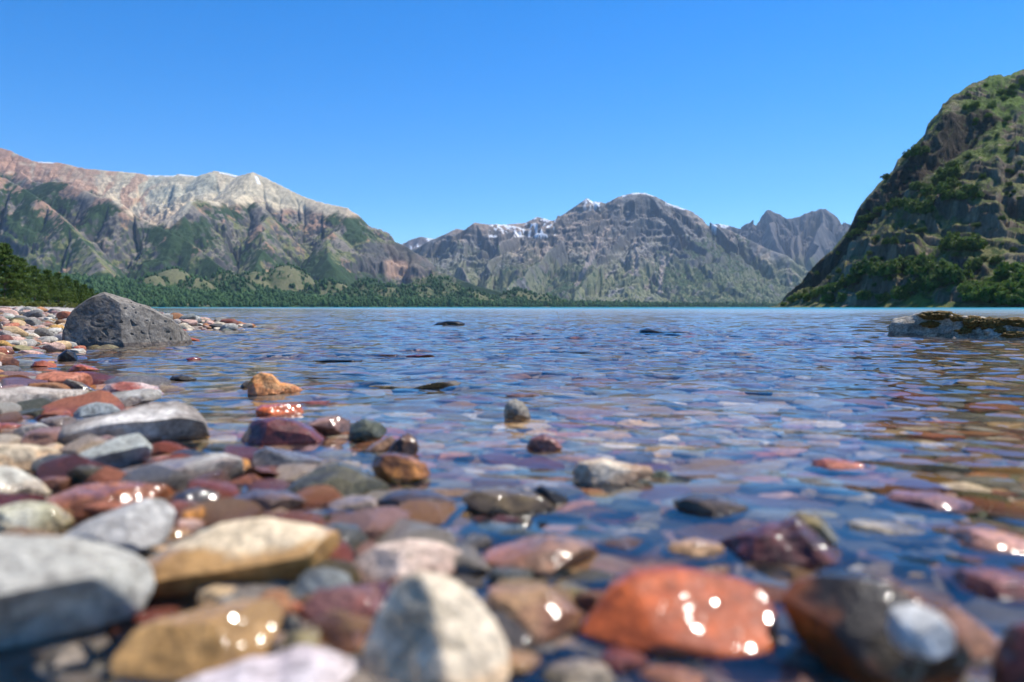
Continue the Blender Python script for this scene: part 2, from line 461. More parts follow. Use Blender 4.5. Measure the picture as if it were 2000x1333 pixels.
# ---- left range
main = [(-700, 250, 7600), (-200, 262, 7500), (0, 289, 7300), (21, 295, 7250), (38, 304, 7200), (70, 316, 7100), (115, 318, 7100), (168, 330, 7000), (224, 334.5, 7000), (270, 339, 6950), (297, 343, 6950), (336, 343, 6900), (350, 340, 6900), (385, 344, 6850), (420, 333.5, 6800), (465, 344, 6750), (495, 336, 6600), (525, 351, 6550), (567, 372, 6450), (595, 385, 6400), (630, 396, 6300), (679, 407, 6200), (688, 430, 6150), (700, 441, 6100), (735, 466, 6050), (763, 469, 6000), (791, 480, 5950), (815, 497, 5850), (840, 525, 5750), (882, 540, 5600), (927, 557, 5450), (980, 571, 5300), (1071, 585, 5100), (1150, 598, 4900)]
spurA = [(-500, 330, 5200), (-120, 338, 5300), (0, 344, 5400), (35, 363, 5300), (70, 384, 5150), (105, 408, 5000), (150, 455, 4700), (200, 520, 4300)]
spurB = [(40, 335, 6400), (66, 356, 6000), (115, 353, 5700), (175, 375, 5500), (224, 393, 5350), (262, 417, 5250), (315, 444, 5100), (367, 473, 4950), (420, 512, 4750), (470, 545, 4500)]
spurC = [(480, 380, 6250), (450, 398, 6000), (400, 392, 5800), (383, 387, 5700), (368, 396, 5600), (355, 425, 5450), (340, 452, 5300)]
spurD = [(500, 392, 6100), (520, 430, 5700), (510, 470, 5300), (500, 520, 4900)]
spurE = [(679, 420, 6100), (660, 450, 5800), (640, 470, 5500), (650, 520, 5000)]
def left_fn(X, Y):
    H, D, Sx, K = ridge_field(X, Y, [(main, 1.75, 1.25), (jag(spurA, 16, 6, 3, 1), 1.6, 1.2), (jag(spurB, 22, 4, 3, 2), 1.45, 1.15), (jag(spurC, 12, 6, 3, 3), 1.7, 1.15), (jag(spurD, 12, 10, 5, 4), 1.5, 1.1), (jag(spurE, 10, 8, 5, 5), 1.5, 1.1)], 11)
    g = gully(Sx, D, X, Y, 21, 420, 1100)
    u = 1000 + FPX * X / Y
    f = sstep(0, 260, D) * sstep(0, 500, H + 80)
    calm = (.55 + .45 * sstep(360, 430, u)) * sstep(690, 640, u) * sstep(700, 950, H) * (K == 0)
    Z = H - 105 * f * (1 - g) * (1 - .72 * calm)
    Z += (38 * (ridged(X / 330, Y / 330, 5, 31, .6) - .55) * 1.6 + 22 * (ridged(X / 110 + Y / 300, Y / 150, 3, 35) - .55)) * sstep(60, 380, D) * (1 - .7 * calm)
    Z += (1 - .6 * calm) * (26 * fbm2(X / 130, Y / 130, 4, 40) + 14 * (ridged(X / 60, Y / 60, 3, 44) - .5)) * sstep(20, 160, D) + 6 * fbm2(X / 45, Y / 45, 3, 46)
    # cliff band low on the right end
    tz = Z + 25 * fbm2(X / 300, Y / 300, 2, 50)
    Z = Z + 45 * sstep(230, 262, tz) * sstep(600, 700, 1000 + FPX * X / Y) * (D > 60) * sstep(0, 300, D)
    def aux(n, PX, PY, Z):
        nz = n[..., 2]
        n1 = fbm2(X / 500, Y / 500, 4, 61); n2 = fbm2(X / 120, Y / 120, 4, 62); n3 = fbm2(X / 30, Y / 30, 3, 63)
        st = fbm2(Sx / 230 + 1.3 * n1, D / 1100 + .5 * n1, 4, 64)      # streaks down the scree
        c = np.ones(X.shape + (3,)) * CREAM
        c = mixc(c, SAGE, sstep(-.1, .25, fbm2(Sx / 400, D / 700, 3, 65)) * (1 - sstep(420, 520, PX)) * .9)
        c = mixc(c, RUST, sstep(.02, .2, st) * (1 - .85 * sstep(250, 330, PX)) * .8)
        c = mixc(c, RUST * .95, sstep(260, 60, PX) * sstep(-.6, -.1, st + .25 * n2))
        c = mixc(c, RUST * 1.1, sstep(380, 440, PY + 25 * n1) * .35)
        c = mixc(c, c * .72, sstep(.15, .4, n2) * .5)
        # lower country: brown rock, olive grass, dark forest
        bx = [-500, 0, 60, 120, 200, 300, 345, 380, 450, 520, 600, 680, 2000]
        by = [330, 338, 350, 352, 388, 440, 440, 392, 400, 402, 414, 424, 440]
        low = sstep(-8, 8, PY + 9 * n2 + 10 * st - np.interp(PX, bx, by))
        brn = mixc(mixc(np.ones(X.shape + (3,)) * ROCK * 1.15, GRASS * 1.05, sstep(-.12, .2, n2 + .5 * n1 + (PY - 470) / 260)), RUST * .8, sstep(.08, .3, fbm2(X / 200, Y / 200, 3, 70) - (PY - 430) / 400) * .8)
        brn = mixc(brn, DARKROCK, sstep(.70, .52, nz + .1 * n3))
        c = mixc(c, brn, low)
        fn_ = fbm2(X / 330 + n2 * .3, Y / 420, 4, 72) + .28 * n3
        thr = np.interp(PY, [345, 400, 450, 500, 530, 560, 600], [.16, .06, .03, -.03, -.14, -.5, -.9]) + .08 * sstep(560, 900, PX)
        bandA = np.exp(-((PX - 30) / 90) ** 2) * sstep(340, 375, PY) * sstep(470, 440, PY) * .14
        forest = sstep(0, .09, fn_ + bandA - thr) * low * sstep(.42, .55, nz)
        dots = sstep(.30, .38, fbm2(X / 22, Y / 30, 2, 75)) * low * sstep(420, 470, PY)
        forest = np.maximum(forest, dots * .85)
        c = mixc(c, FOREST * 1.25 + GRASS * .05, forest)
        cl = sstep(690, 730, PX) * sstep(470, 480, PY) * sstep(548, 520, PY + 10 * n2) * (1 - sstep(845, 860, PX))
        c = mixc(c, DARKROCK * 1.0 + RUST * .12 * sstep(-.2, .2, st)[..., None], cl * .85)
        c = mixc(c, RUST * .6 + ROCK * .5, sstep(24, 12, np.abs(PX - 775 - (PY - 520) * .35) - (PY - 500) * .25) * sstep(505, 512, PY) * sstep(548, 536, PY))
        # late snow along the crest
        sn = ((PX > 75) & (PX < 105)) | ((PX > 285) & (PX < 385) & (fbm2(X / 60, Y * 0, 2, 78) > -.15)) | ((PX > 428) & (PX < 463))
        c = mixc(c, SNOW, sn * sstep(22, 12, D) * 1.0 * (K == 0))
        c = mixc(c, SNOW, ((np.abs(PX - 503 - (PY - 352) * .35) < 2.6) & (PY > 344) & (PY < 360)) * 1.0)
        return c
    return Z, aux
m_far = land_mat('mountain_ground', .03, .5, 10)
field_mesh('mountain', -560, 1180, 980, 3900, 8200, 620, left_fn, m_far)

# ---- central mountain with snow streaks and ledges
cm = [(700, 520, 9800), (760, 505, 9700), (808, 487, 9600), (840, 470, 9550), (875, 455, 9500), (891, 447, 9450), (906, 450, 9400), (927, 434.5, 9350), (945, 438, 9350), (980, 439, 9400), (1025, 436, 9500), (1050, 424, 9500), (1083, 432, 9400), (1088, 427, 9300), (1113, 410, 9200), (1134, 396, 9100), (1146, 387, 9050), (1158, 394, 9050), (1172, 394, 9050), (1183, 398, 9050), (1207, 385, 9000), (1235, 377.5, 9000), (1260, 377, 9000), (1281, 384, 8950), (1309, 399, 8950), (1351, 413, 8900), (1376, 431, 8850), (1425, 450, 8700), (1447, 460, 8600), (1500, 487, 8300), (1537, 499, 8100), (1570, 530, 7900), (1620, 590, 7700)]
cs1 = [(1183, 398, 9050), (1120, 452, 8500), (1060, 500, 7900), (1010, 550, 7300), (980, 590, 6800)]
cs2 = [(1240, 380, 9000), (1230, 430, 8600), (1190, 480, 8100), (1150, 540, 7500), (1120, 590, 7000)]
cs3 = [(1300, 396, 8950), (1330, 440, 8500), (1350, 500, 8000), (1330, 560, 7400), (1320, 592, 7100)]
cs4 = [(1425, 452, 8700), (1440, 490, 8200), (1450, 540, 7600), (1460, 590, 7200)]
cs5 = [(906, 452, 9400), (905, 490, 8800), (900, 530, 8200), (930, 570, 7600)]
cs6 = [(1025, 440, 9500), (990, 470, 8900), (960, 510, 8300), (950, 560, 7700)]
def mid_fn(X, Y):
    H, D, Sx, K = ridge_field(X, Y, [(cm, 1.75, 1.15), (jag(cs1, 14, 9, 5, 6), 1.0, 1.1), (jag(cs2, 14, 9, 5, 7), .95, 1.1), (jag(cs3, 14, 9, 5, 8), .95, 1.1), (jag(cs4, 12, 9, 5, 9), .9, 1.1), (jag(cs5, 12, 9, 5, 10), .9, 1.1), (jag(cs6, 12, 9, 5, 11), .9, 1.1)], 111, 110)
    g = gully(Sx, D, X, Y, 121, 300, 1300)
    main_ = (K == 0)
    f = sstep(0, np.where(main_, 260, 120), D) * sstep(0, 450, H + 60)
    Z = H - 190 * f * (1 - g)
    Z += 60 * (ridged(X / 380, Y / 420, 5, 131, .6) - .55) * sstep(80, 420, D)
    Z += (30 * fbm2(X / 150, Y / 150, 4, 140) + 34 * (ridged(X / 85, Y / 110, 3, 144) - .5)) * sstep(20, 200, D) + 7 * fbm2(X / 50, Y / 50, 3, 146)
    Zw = Z + 60 * fbm2(X / 700, Y / 700, 3, 150) + .05 * X
    hi = sstep(560, 760, Zw)
    st_ = 92.0
    q = Zw / st_; fr = q - np.floor(q)
    Z = Z + hi * sstep(30, 120, D) * st_ * (.04 + .42 * sstep(-.05, .4, noise2(X / 420, Zw / 110, 151))) * (sstep(.3, .62, fr) - fr)      # ledges of the layered summit
    def aux(n, PX, PY, Z):
        nz = n[..., 2]
        n1 = fbm2(X / 600, Y / 600, 4, 161); n2 = fbm2(X / 140, Y / 140, 4, 162); n3 = fbm2(X / 35, Y / 35, 3, 163)
        st = fbm2(Sx / 110 + .8 * n1, D / 1500, 4, 164)
        gray = np.array([.235, .225, .21])
        c = np.ones(X.shape + (3,)) * gray
        c = mixc(c, np.array([.34, .275, .225]), sstep(-.05, .22, st + .2 * n1))
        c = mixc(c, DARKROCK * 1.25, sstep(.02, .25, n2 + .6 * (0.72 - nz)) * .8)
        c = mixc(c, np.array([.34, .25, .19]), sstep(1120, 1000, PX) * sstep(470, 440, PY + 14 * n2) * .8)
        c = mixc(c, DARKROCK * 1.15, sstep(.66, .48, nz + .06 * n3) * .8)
        low = sstep(470, 560, PY + 40 * n1 + 10 * st)
        c = mixc(c, GRASS * 1.15 + .02, low * sstep(-.25, .15, n2 + .2) * .8)
        fo = sstep(.04, .14, fbm2(Sx / 260, D / 900, 4, 172) + .4 * n3 - np.interp(PY, [420, 460, 520, 580, 600], [.5, .16, .1, .06, -.3]))
        c = mixc(c, FOREST * 1.5, fo * sstep(.5, .62, nz) * .9)
        c = mixc(c, FOREST * 1.5, sstep(.30, .38, fbm2(X / 26, Y / 40, 2, 175)) * sstep(500, 540, PY))
        for (x0, y0, x1, y1, w0, w1) in ((1165, 480, 1125, 560, 5, 4), (1170, 470, 1150, 520, 9, 3), (1240, 470, 1245, 540, 3, 5), (1295, 500, 1288, 575, 6, 4), (1325, 470, 1300, 520, 3, 3)):
            t = np.clip((PY - y0) / (y1 - y0), 0, 1)
            m = sstep(1.2, .6, np.abs(PX - (x0 + (x1 - x0) * t) - 5 * n3) / (w0 + (w1 - w0) * t)) * (PY > y0) * (PY < y1)
            c = mixc(c, np.array([.34, .28, .24]), m * .9)
        sp = fbm2(X / 90, Y / 60, 3, 180)
        snow = sstep(.10, .14, sp) * ((PX > 955) & (PX < 1085) & (PY < 464) & (PY > 426))
        snow = np.maximum(snow, sstep(.0, .05, sp) * ((PX > 1138) & (PX < 1172) & (PY < 412)) * sstep(140, 60, D))
        snow = np.maximum(snow, sstep(-.1, .0, sp) * ((PX > 1215) & (PX < 1278)) * sstep(26, 14, D) * main_)
        snow = np.maximum(snow, sstep(-.1, .0, sp) * (((PX > 1300) & (PX < 1345)) | ((PX > 1376) & (PX < 1402))) * sstep(34, 20, D) * main_)
        c = mixc(c, SNOW, snow)
        return c
    return Z, aux
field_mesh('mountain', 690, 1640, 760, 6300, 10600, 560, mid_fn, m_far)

# ---- jagged twin peaks further back
bk = [(1380, 470, 13000), (1399, 437, 13000), (1429, 442, 13000), (1447, 448, 12900), (1470, 431, 12800), (1485, 420, 12700), (1500, 409, 12700), (1515, 416, 12700), (1524, 419, 12700), (1537, 428, 12600), (1560, 424, 12600), (1575, 416, 12600), (1594, 411, 12600), (1600, 408, 12500), (1612, 408.5, 12500), (1619, 412, 12500), (1626, 417, 12500), (1639, 430, 12500), (1656, 437, 12500), (1700, 452, 12400), (1800, 470, 12300), (2100, 480, 12000)]
bs1 = [(1500, 411, 12700), (1510, 450, 11900), (1530, 500, 11000), (1545, 560, 10200)]
bs2 = [(1604, 410, 12500), (1600, 450, 11700), (1590, 500, 10900), (1585, 560, 10200)]
bs3 = [(1560, 428, 12600), (1555, 455, 12000), (1560, 500, 11300)]
bs4 = [(1656, 437, 12500), (1640, 480, 11600), (1620, 540, 10600)]
def back_fn(X, Y):
    H, D, Sx, K = ridge_field(X, Y, [(bk, 1.6, 1.15), (jag(bs1, 12, 8, 9, 12), .7, 1.05), (jag(bs2, 12, 8, 9, 13), .7, 1.05), (jag(bs3, 9, 7, 7, 14), .7, 1.05), (jag(bs4, 10, 8, 8, 15), .7, 1.05)], 211, 160)
    g = gully(Sx, D, X, Y, 221, 230, 1500)
    Z = H - 300 * sstep(0, 240, D) * sstep(0, 500, H + 60) * (1 - g)
    Z += 110 * (ridged(X / 420, Y / 520, 5, 231, .62) - .55) * sstep(60, 400, D)
    Z += (45 * fbm2(X / 170, Y / 170, 4, 240) + 95 * (ridged(X / 130, Y / 190, 4, 244, .6) - .5)) * sstep(10, 200, D) + 14 * fbm2(X / 60, Y * 0, 3, 246)
    def aux(n, PX, PY, Z):
        n2 = fbm2(X / 160, Y / 160, 4, 262)
        c = mixc(np.ones(X.shape + (3,)) * np.array([.085, .085, .095]), np.array([.15, .135, .13]), sstep(-.1, .3, n2))
        c = mixc(c, GRASS * .9, sstep(495, 530, PY + 30 * n2) * .8)
        c = mixc(c, FOREST * 1.6, sstep(0, .15, n2) * sstep(500, 530, PY))
        c = mixc(c, SNOW, sstep(.1, .2, n2) * (PX < 1447) * (PY < 448))
        return c
    return Z, aux
field_mesh('mountain', 1360, 1800, 420, 9800, 13600, 420, back_fn, m_far)
# ---- small far peak seen through the left gap
fp = [(700, 500, 14000), (760, 490, 14000), (787, 476, 14000), (803, 468, 14000), (822, 462, 14000), (834, 465, 14000), (850, 467, 14000), (900, 480, 14000), (980, 500, 14000)]
def small_fn(X, Y):
    H, D, Sx, K = ridge_field(X, Y, [(fp, 1.6, 1.1)], 311, 100)
    Z = H - 260 * sstep(0, 240, D) * (1 - gully(Sx, D, X, Y, 321, 240, 1500)) + 14 * fbm2(X / 70, Y * 0, 3, 346)
    def aux(n, PX, PY, Z):
        n2 = fbm2(X / 160, Y / 160, 4, 362)
        c = mixc(np.ones(X.shape + (3,)) * np.array([.17, .14, .14]), np.array([.27, .21, .19]), sstep(-.1, .3, n2))
        return mixc(c, SNOW, sstep(.25, .3, n2))
    return Z, aux
field_mesh('mountain', 720, 960, 160, 12800, 14600, 120, small_fn, m_far)

# ---- forested lowland with grassy mounds along the far shore
def mound(X, Y, px, py, D, w, l=None):
    c = at_dist(px, py, D); l = l or w
    d = ((X - c[0]) / w) ** 2 + ((Y - D) / l) ** 2
    return (c[2] - 0) * np.exp(-d)
MOUNDS = [(338, 524, 3600, 150, 190), (300, 540, 3400, 110, 150), (385, 545, 3450, 120, 160), (440, 533, 3650, 150, 180), (470, 548, 3450, 110, 150), (560, 517, 3900, 170, 220), (500, 532, 3800, 160, 200), (585, 528, 3900, 120, 170), (640, 548, 3700, 170, 180), (690, 566, 3600, 140, 150), (720, 548, 3900, 150, 200), (765, 560, 3800, 150, 180), (850, 540, 4300, 210, 250), (920, 568, 4100, 160, 200), (1010, 568, 4300, 150, 200), (1060, 578, 4300, 120, 180), (620, 588, 3300, 120, 90), (700, 586, 3350, 120, 90), (830, 562, 4100, 160, 200)]
def low_fn(X, Y):
    u = 1000 + FPX * X / Y
    shore = np.interp(u, [-600, 0, 300, 700, 1000, 1200, 1560], [2200, 2350, 2600, 3000, 3500, 4200, 5200]) + 60 * noise2(X / 300, Y * 0, 401)
    s = Y - shore
    top = np.interp(u, [-600, 0, 200, 400, 600, 700, 800, 900, 1000, 1100, 1300, 1560], [190, 175, 150, 95, 80, 62, 60, 46, 36, 24, 15, 12])
    Z = np.where(s > 0, 3 + top * (1 - np.exp(-s / 700)), s * .1)
    hgt = np.zeros_like(Z)
    for (px, py, D, w, l) in MOUNDS: hgt = np.maximum(hgt, mound(X, Y, px, py, D, w, l))
    Z = np.where(s > 0, np.maximum(Z, hgt + 6 * fbm2(X / 90, Y / 90, 3, 403)), Z)
    Z += np.where(s > 0, 9 * fbm2(X / 160, Y / 160, 3, 404) * sstep(0, 200, s), 0)
    def aux(n, PX, PY, Z):
        n1 = fbm2(X / 260, Y / 260, 3, 410); n2 = fbm2(X / 70, Y / 70, 3, 411); n3 = fbm2(X / 20, Y / 24, 2, 412)
        bare = sstep(.64, 1.0, hgt / (Z + 10) + .45 * n1 + .2 * n2)
        bare = np.maximum(bare, sstep(.33, .4, fbm2(X / 240, Y / 90, 3, 414)) * .9)
        tree = 1 - bare * sstep(.3, .12, n2 + .5 * n3)
        grs = mixc(np.ones(X.shape + (3,)) * np.array([.15, .15, .075]), np.array([.25, .2, .14]), sstep(.0, .35, n2 + .3 * n3))
        c = mixc(grs, mixc(np.ones(X.shape + (3,)) * FOREST * 1.3, np.array([.045, .085, .025]), sstep(-.1, .3, n3 + n1)), tree)
        low_fn.tree = tree
        return c
    return Z, aux
low_o, lx, ly, lz = field_mesh('foothills', -560, 1620, 900, 2200, 5600, 300, low_fn, land_mat('foothill_ground', .06, .5, 5))
# the woods on it: many small crowns, one mass
def crowns(name, X, Y, Z, mask, count, size, seed, mat, label, cat='forest', dens_pow=1.6):
    rg = np.random.default_rng(seed)
    nr, nc = X.shape
    i = (rg.random(count * 3) ** dens_pow * (nr - 2)).astype(int); j = rg.integers(0, nc - 1, count * 3)
    a = rg.random(count * 3); bb = rg.random(count * 3)
    L = lambda A: A[i, j] * (1 - a) * (1 - bb) + A[i, j + 1] * a * (1 - bb) + A[i + 1, j] * (1 - a) * bb + A[i + 1, j + 1] * a * bb
    x, y, z, m = L(X), L(Y), L(Z), L(mask)
    ok = (rg.random(len(m)) < m) & (z > .6)
    x, y, z = x[ok][:count], y[ok][:count], z[ok][:count]
    v0, f0 = ico(1)
    n = len(x)
    s = size * np.exp(rg.normal(0, .33, n))
    jit = 1 + .3 * rg.uniform(-1, 1, (n, len(v0), 1))
    V = v0[None] * jit * np.stack([s * .62, s * .62, s], -1)[:, None, :]
    V = V + np.stack([x, y, z + s * .7], -1)[:, None, :]
    F = f0[None] + (np.arange(n) * len(v0))[:, None, None]
    cn = rg.random(n)
    c = FOREST * 1.9 + cn[:, None] * np.array([.04, .06, .015])
    C = np.repeat(c, len(v0), 0)
    return tag(mesh_obj(name, V.reshape(-1, 3), F.reshape(-1, 3), mat, smooth=False, col=C), label, cat, kind='stuff')
N = NT('far_foliage')
at = N.n('ShaderNodeAttribute', attribute_name='Col')
b = N.n('ShaderNodeBsdfPrincipled'); N.l(at.outputs['Color'], b.inputs['Base Color']); b.inputs['Roughness'].default_value = .8; b.inputs['Specular IOR Level'].default_value = .1
N.l(b.outputs[0], N.out.inputs[0]); m_fol = N.m
crowns('forest', lx, ly, lz, low_fn.tree, 60000, 6.5, 5, m_fol, 'dark green wood covering the low far shore below the mountains')

# ---- near right hillside: crag, ledges and grassy slope
def H_prof():
    px = np.array([1480, 1515, 1560, 1590, 1627, 1657, 1669, 1695, 1710, 1738, 1747, 1781, 1798, 1804, 1826, 1832, 1852, 1890, 1920, 1950, 1984, 2000, 2150, 2400, 2700])
    pr = np.array([604, 598, 562, 525, 484, 446, 416, 379, 360, 334, 315, 289, 270, 244, 223, 208, 191, 169, 154, 156, 140, 139, 110, 70, 60])
    return px, pr
def hill_fn(X, Y):
    u = 1000 + FPX * X / Y
    px, pr = H_prof()
    ridge = np.interp(u, px, pr) + 5.5 * fbm2(u / 26.0, u * 0, 4, 601, .6) * sstep(1500, 1600, u)
    Dr = np.interp(u, [1480, 1515, 1560, 1650, 1750, 1850, 2000, 2400, 2700], [905, 900, 890, 880, 900, 950, 1010, 1120, 1150])
    Ds = np.interp(u, [1480, 1515, 1560, 1650, 1750, 1850, 2000, 2400, 2700], [890, 870, 800, 700, 640, 590, 545, 500, 490])
    pc = np.interp(u, [1515, 1560, 1600, 1640, 1700, 1740, 1790, 1830, 1860, 1900, 1940, 2000, 2700], [599, 580, 552, 510, 436, 405, 358, 335, 318, 282, 245, 240, 200])   # foot of the crag
    pt = np.interp(u, [1515, 1800, 1826, 1850, 1900, 1940, 2000, 2700], [598, 268, 240, 224, 226, 236, 236, 200])                                        # top of the crag
    pt = np.maximum(pt, ridge + .01)
    pc = np.maximum(pc, pt + .5)
    Dc = Dr - np.interp(u, [1515, 1700, 1850, 2000, 2700], [12, 60, 110, 130, 150]) 
    Dt = np.minimum(Dc + np.maximum((pc - pt) * .42, 2), Dr - 2)
    el = lambda p: (600.3 - p) / FPX
    zs, zc, zt, zr = 0 * u, CAM_H + el(pc) * Dc, CAM_H + el(pt) * Dt, CAM_H + el(ridge) * Dr
    t = np.clip((Y - Ds) / (Dc - Ds), 0, 1)
    Z = zs + (zc - zs) * (t ** 1.12)
    Z = np.where(Y > Dc, zc + (zt - zc) * sstep(0, 1, np.clip((Y - Dc) / (Dt - Dc), 0, 1)), Z)
    Z = np.where(Y > Dt, zt + (zr - zt) * np.clip((Y - Dt) / (Dr - Dt), 0, 1) ** .9, Z)
    Z = np.where(Y > Dr, zr - (Y - Dr) * .55, Z)
    Z = np.where(Y < Ds, (Y - Ds) * .12, Z)
    f0 = sstep(0, 50, Y - Ds); fr = sstep(0, 25, np.abs(Y - Dr)) * .9 + .1
    Z += f0 * fr * (9 * fbm2(X / 75, Y / 75, 4, 501) + 3 * fbm2(X / 17, Y / 17, 3, 503))
    # rock ledges: each rises abruptly on its near side and levels off behind
    PXa, PYa = project(X, Y, Z)
    LED = [((1815, 405), (1880, 425), (1961, 450), 17, 60), ((1757, 425), (1795, 430), (1832, 455), 13, 45), ((1710, 500), (1760, 500), (1808, 520), 15, 45), ((1850, 505), (1890, 520), (1935, 545), 7, 40),
           ((1960, 400), (1990, 412), (2040, 430), 12, 50), ((1960, 300), (2000, 310), (2060, 330), 12, 50), ((1640, 545), (1700, 560), (1760, 580), 14, 40), ((1600, 585), (1660, 590), (1720, 598), 9, 25),
           ((1820, 590), (1860, 583), (1900, 592), 8, 30), ((1740, 575), (1780, 560), (1810, 572), 8, 30), ((1880, 340), (1920, 352), (1960, 372), 7, 35), ((1650, 500), (1690, 500), (1730, 512), 12, 40), ((1970, 350), (2010, 358), (2060, 380), 9, 35), ((1900, 395), (1930, 402), (1955, 415), 6, 30), ((1850, 470), (1880, 478), (1915, 492), 5, 26)]
    rock = np.zeros_like(Z)
    f1 = f0 * sstep(0, 40, np.abs(Y - Dr))
    Z += f1 * (7 * (ridged(X / 52 + .3, Y / 60, 4, 505, .55) - .55) + 3.5 * (ridged(X / 19, Y / 24, 4, 506, .55) - .55))
    for stp, mk, sd_ in ((13., .6, 550), (5., .55, 560)):
        q = (Z + .38 * X + 6 * fbm2(X / 60, Y / 60, 3, sd_)) / stp; fr_ = q - np.floor(q)
        Z += f1 * mk * sstep(.0, .35, noise2(X / 85, Y / 70, sd_ + 1) + .08) * stp * (sstep(.36, .56, fr_) - fr_)
    strat_n = 0
    wob = 5 * noise2(X / 14, Y * 0, 520) + 3 * noise2(X / 5, Y * 0, 521)
    for (x0, y0), (x1, y1), (x2, y2), h, back in LED:
        tgt = np.interp(u, [x0, x1, x2], [y0, y1, y2]) + wob
        w = sstep(x0 - 4, x0 + 14, u) * sstep(x2 + 4, x2 - 20, u)
        jrow = np.argmax((PYa < tgt) & (Y > Ds), axis=0)
        D0 = Y[jrow, np.arange(Y.shape[1])][None]
        dd = Y - D0
        prof = sstep(-h * .45, 1.0, dd) * np.where(dd > 0, np.exp(-(dd / back) ** 1.5), 1)
        Z += .75 * h * w * prof * (1 + .25 * noise2(X / 9, Y / 9, 530))
        rock = np.maximum(rock, w * sstep(-h * .8, -h * .3, dd) * sstep(10, 2, dd))
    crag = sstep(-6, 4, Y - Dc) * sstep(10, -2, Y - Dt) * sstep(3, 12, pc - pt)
    Z += crag * fr * (7 * (ridged(X / 24, Y / 24 + Z / 30, 4, 540) - .5) + 1.6 * (ridged(X / 6, Z / 9, 3, 541) - .5))
    strata = sstep(.1, .45, noise2(X / 130, Y / 130, 544))
    Z += f0 * fr * strata * 2.6 * (ridged((Z + X * .35) / 9, X / 60, 3, 545) - .5)
    Z += f0 * fr * .9 * (ridged(X / 5, Y / 5, 3, 546) - .5) * sstep(.0, .3, noise2(X / 40, Y / 40, 547))
    def aux(n, PX, PY, Z):
        nz = n[..., 2]
        n1 = fbm2(X / 90, Y / 90, 4, 561); n2 = fbm2(X / 22, Y / 22, 4, 562); n3 = fbm2(X / 5, Y / 5, 3, 563)
        g = mixc(np.ones(X.shape + (3,)) * np.array([.165, .16, .06]), np.array([.12, .155, .034]), sstep(-.15, .25, n1 + .3 * n2))
        g = mixc(g, np.array([.21, .175, .12]), sstep(.1, .35, n2 + .4 * n3) * .7)
        g = mixc(g, np.array([.10, .16, .025]), sstep(1850, 1900, PX) * sstep(250, 232, PY + 12 * n2) * sstep(-.3, .1, n1 + .3) * .95)
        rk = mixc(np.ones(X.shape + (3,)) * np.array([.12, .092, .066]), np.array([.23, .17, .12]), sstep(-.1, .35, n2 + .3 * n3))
        rk = mixc(rk, rk * .42, crag)  # dark crag rock, deepened further so its colour carries the cliff's shade
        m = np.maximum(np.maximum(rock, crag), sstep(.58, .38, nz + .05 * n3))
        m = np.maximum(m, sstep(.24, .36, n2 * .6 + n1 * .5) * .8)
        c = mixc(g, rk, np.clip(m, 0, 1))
        c = mixc(c, np.array([.045, .08, .018]), sstep(.08, .2, fbm2(X / 9, Y / 9, 3, 570) + .3 * n1) * sstep(.45, .65, nz) * .75)
        return c
    return Z, aux
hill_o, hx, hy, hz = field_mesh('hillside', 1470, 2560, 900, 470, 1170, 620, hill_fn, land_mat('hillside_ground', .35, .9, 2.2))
hPX, hPY = project(hx, hy, hz)
def hill_at(px, py):
    j = int(np.argmin(np.abs(hPX[0] - px)))
    k = np.nonzero(hPY[:, j] < py)[0]
    k = k[0] if len(k) else hy.shape[0] // 2
    return float(hx[k, j]), float(hy[k, j]), float(hz[k, j])
# ------------------------------------------------------------------ shrubs and trees
def leaf_mat(name, ca, cb):
    N = NT(name)
    at = N.n('ShaderNodeAttribute', attribute_name='Col'); sp = N.n('ShaderNodeSeparateColor'); N.l(at.outputs['Color'], sp.inputs[0])
    c = N.mix(sp.outputs[0], ca, cb)
    b = N.n('ShaderNodeBsdfPrincipled'); N.l(c, b.inputs['Base Color']); b.inputs['Roughness'].default_value = .6; b.inputs['Specular IOR Level'].default_value = .25
    tr = N.n('ShaderNodeBsdfTranslucent'); N.l(c, tr.inputs[0])
    mx = N.n('ShaderNodeMixShader'); mx.inputs[0].default_value = .4
    N.l(b.outputs[0], mx.inputs[1]); N.l(tr.outputs[0], mx.inputs[2]); N.l(mx.outputs[0], N.out.inputs[0])
    return N.m
def leaves(rg, centres, radii, per, size):
    """many small leaf-spray faces gathered in clumps"""
    n = len(centres) * per
    c = np.repeat(centres, per, 0); r = np.repeat(radii, per, 0)
    d = rg.normal(size=(n, 3)); d /= np.linalg.norm(d, axis=1, keepdims=True)
    p = c + d * r * (rg.random((n, 1)) ** .45)
    a = rg.normal(size=(n, 3)); a /= np.linalg.norm(a, axis=1, keepdims=True)
    t = np.cross(a, rg.normal(size=(n, 3))); t /= np.linalg.norm(t, axis=1, keepdims=True) + 1e-9
    s = size * rg.uniform(.5, 1.4, (n, 1))
    q = np.stack([p - a * s - t * s * .45, p + a * s * .3 - t * s * .7, p + a * s + t * s * .2, p - a * s * .2 + t * s * .7], 1)
    col = np.clip(np.repeat(rg.uniform(0, 1, len(centres)), per) * .65 + rg.uniform(0, .35, n), 0, 1)
    return q.reshape(-1, 3), np.arange(n * 4).reshape(-1, 4), np.repeat(np.stack([col, col, col], 1), 4, 0)
def tubes(paths):
    V, F, b = [], [], 0
    for pts, rad in paths:
        pts = np.array(pts, float)
        for i, (p, r) in enumerate(zip(pts, rad)):
            for k in range(7):
                a = 2 * math.pi * k / 7
                V.append(p + np.array([math.cos(a) * r, math.sin(a) * r, 0]))
        for i in range(len(pts) - 1):
            for k in range(7):
                F.append((b + i * 7 + k, b + i * 7 + (k + 1) % 7, b + (i + 1) * 7 + (k + 1) % 7, b + (i + 1) * 7 + k))
        b = len(V)
    return np.array(V), np.array(F)
N = NT('bark'); tc = N.n('ShaderNodeTexCoord')
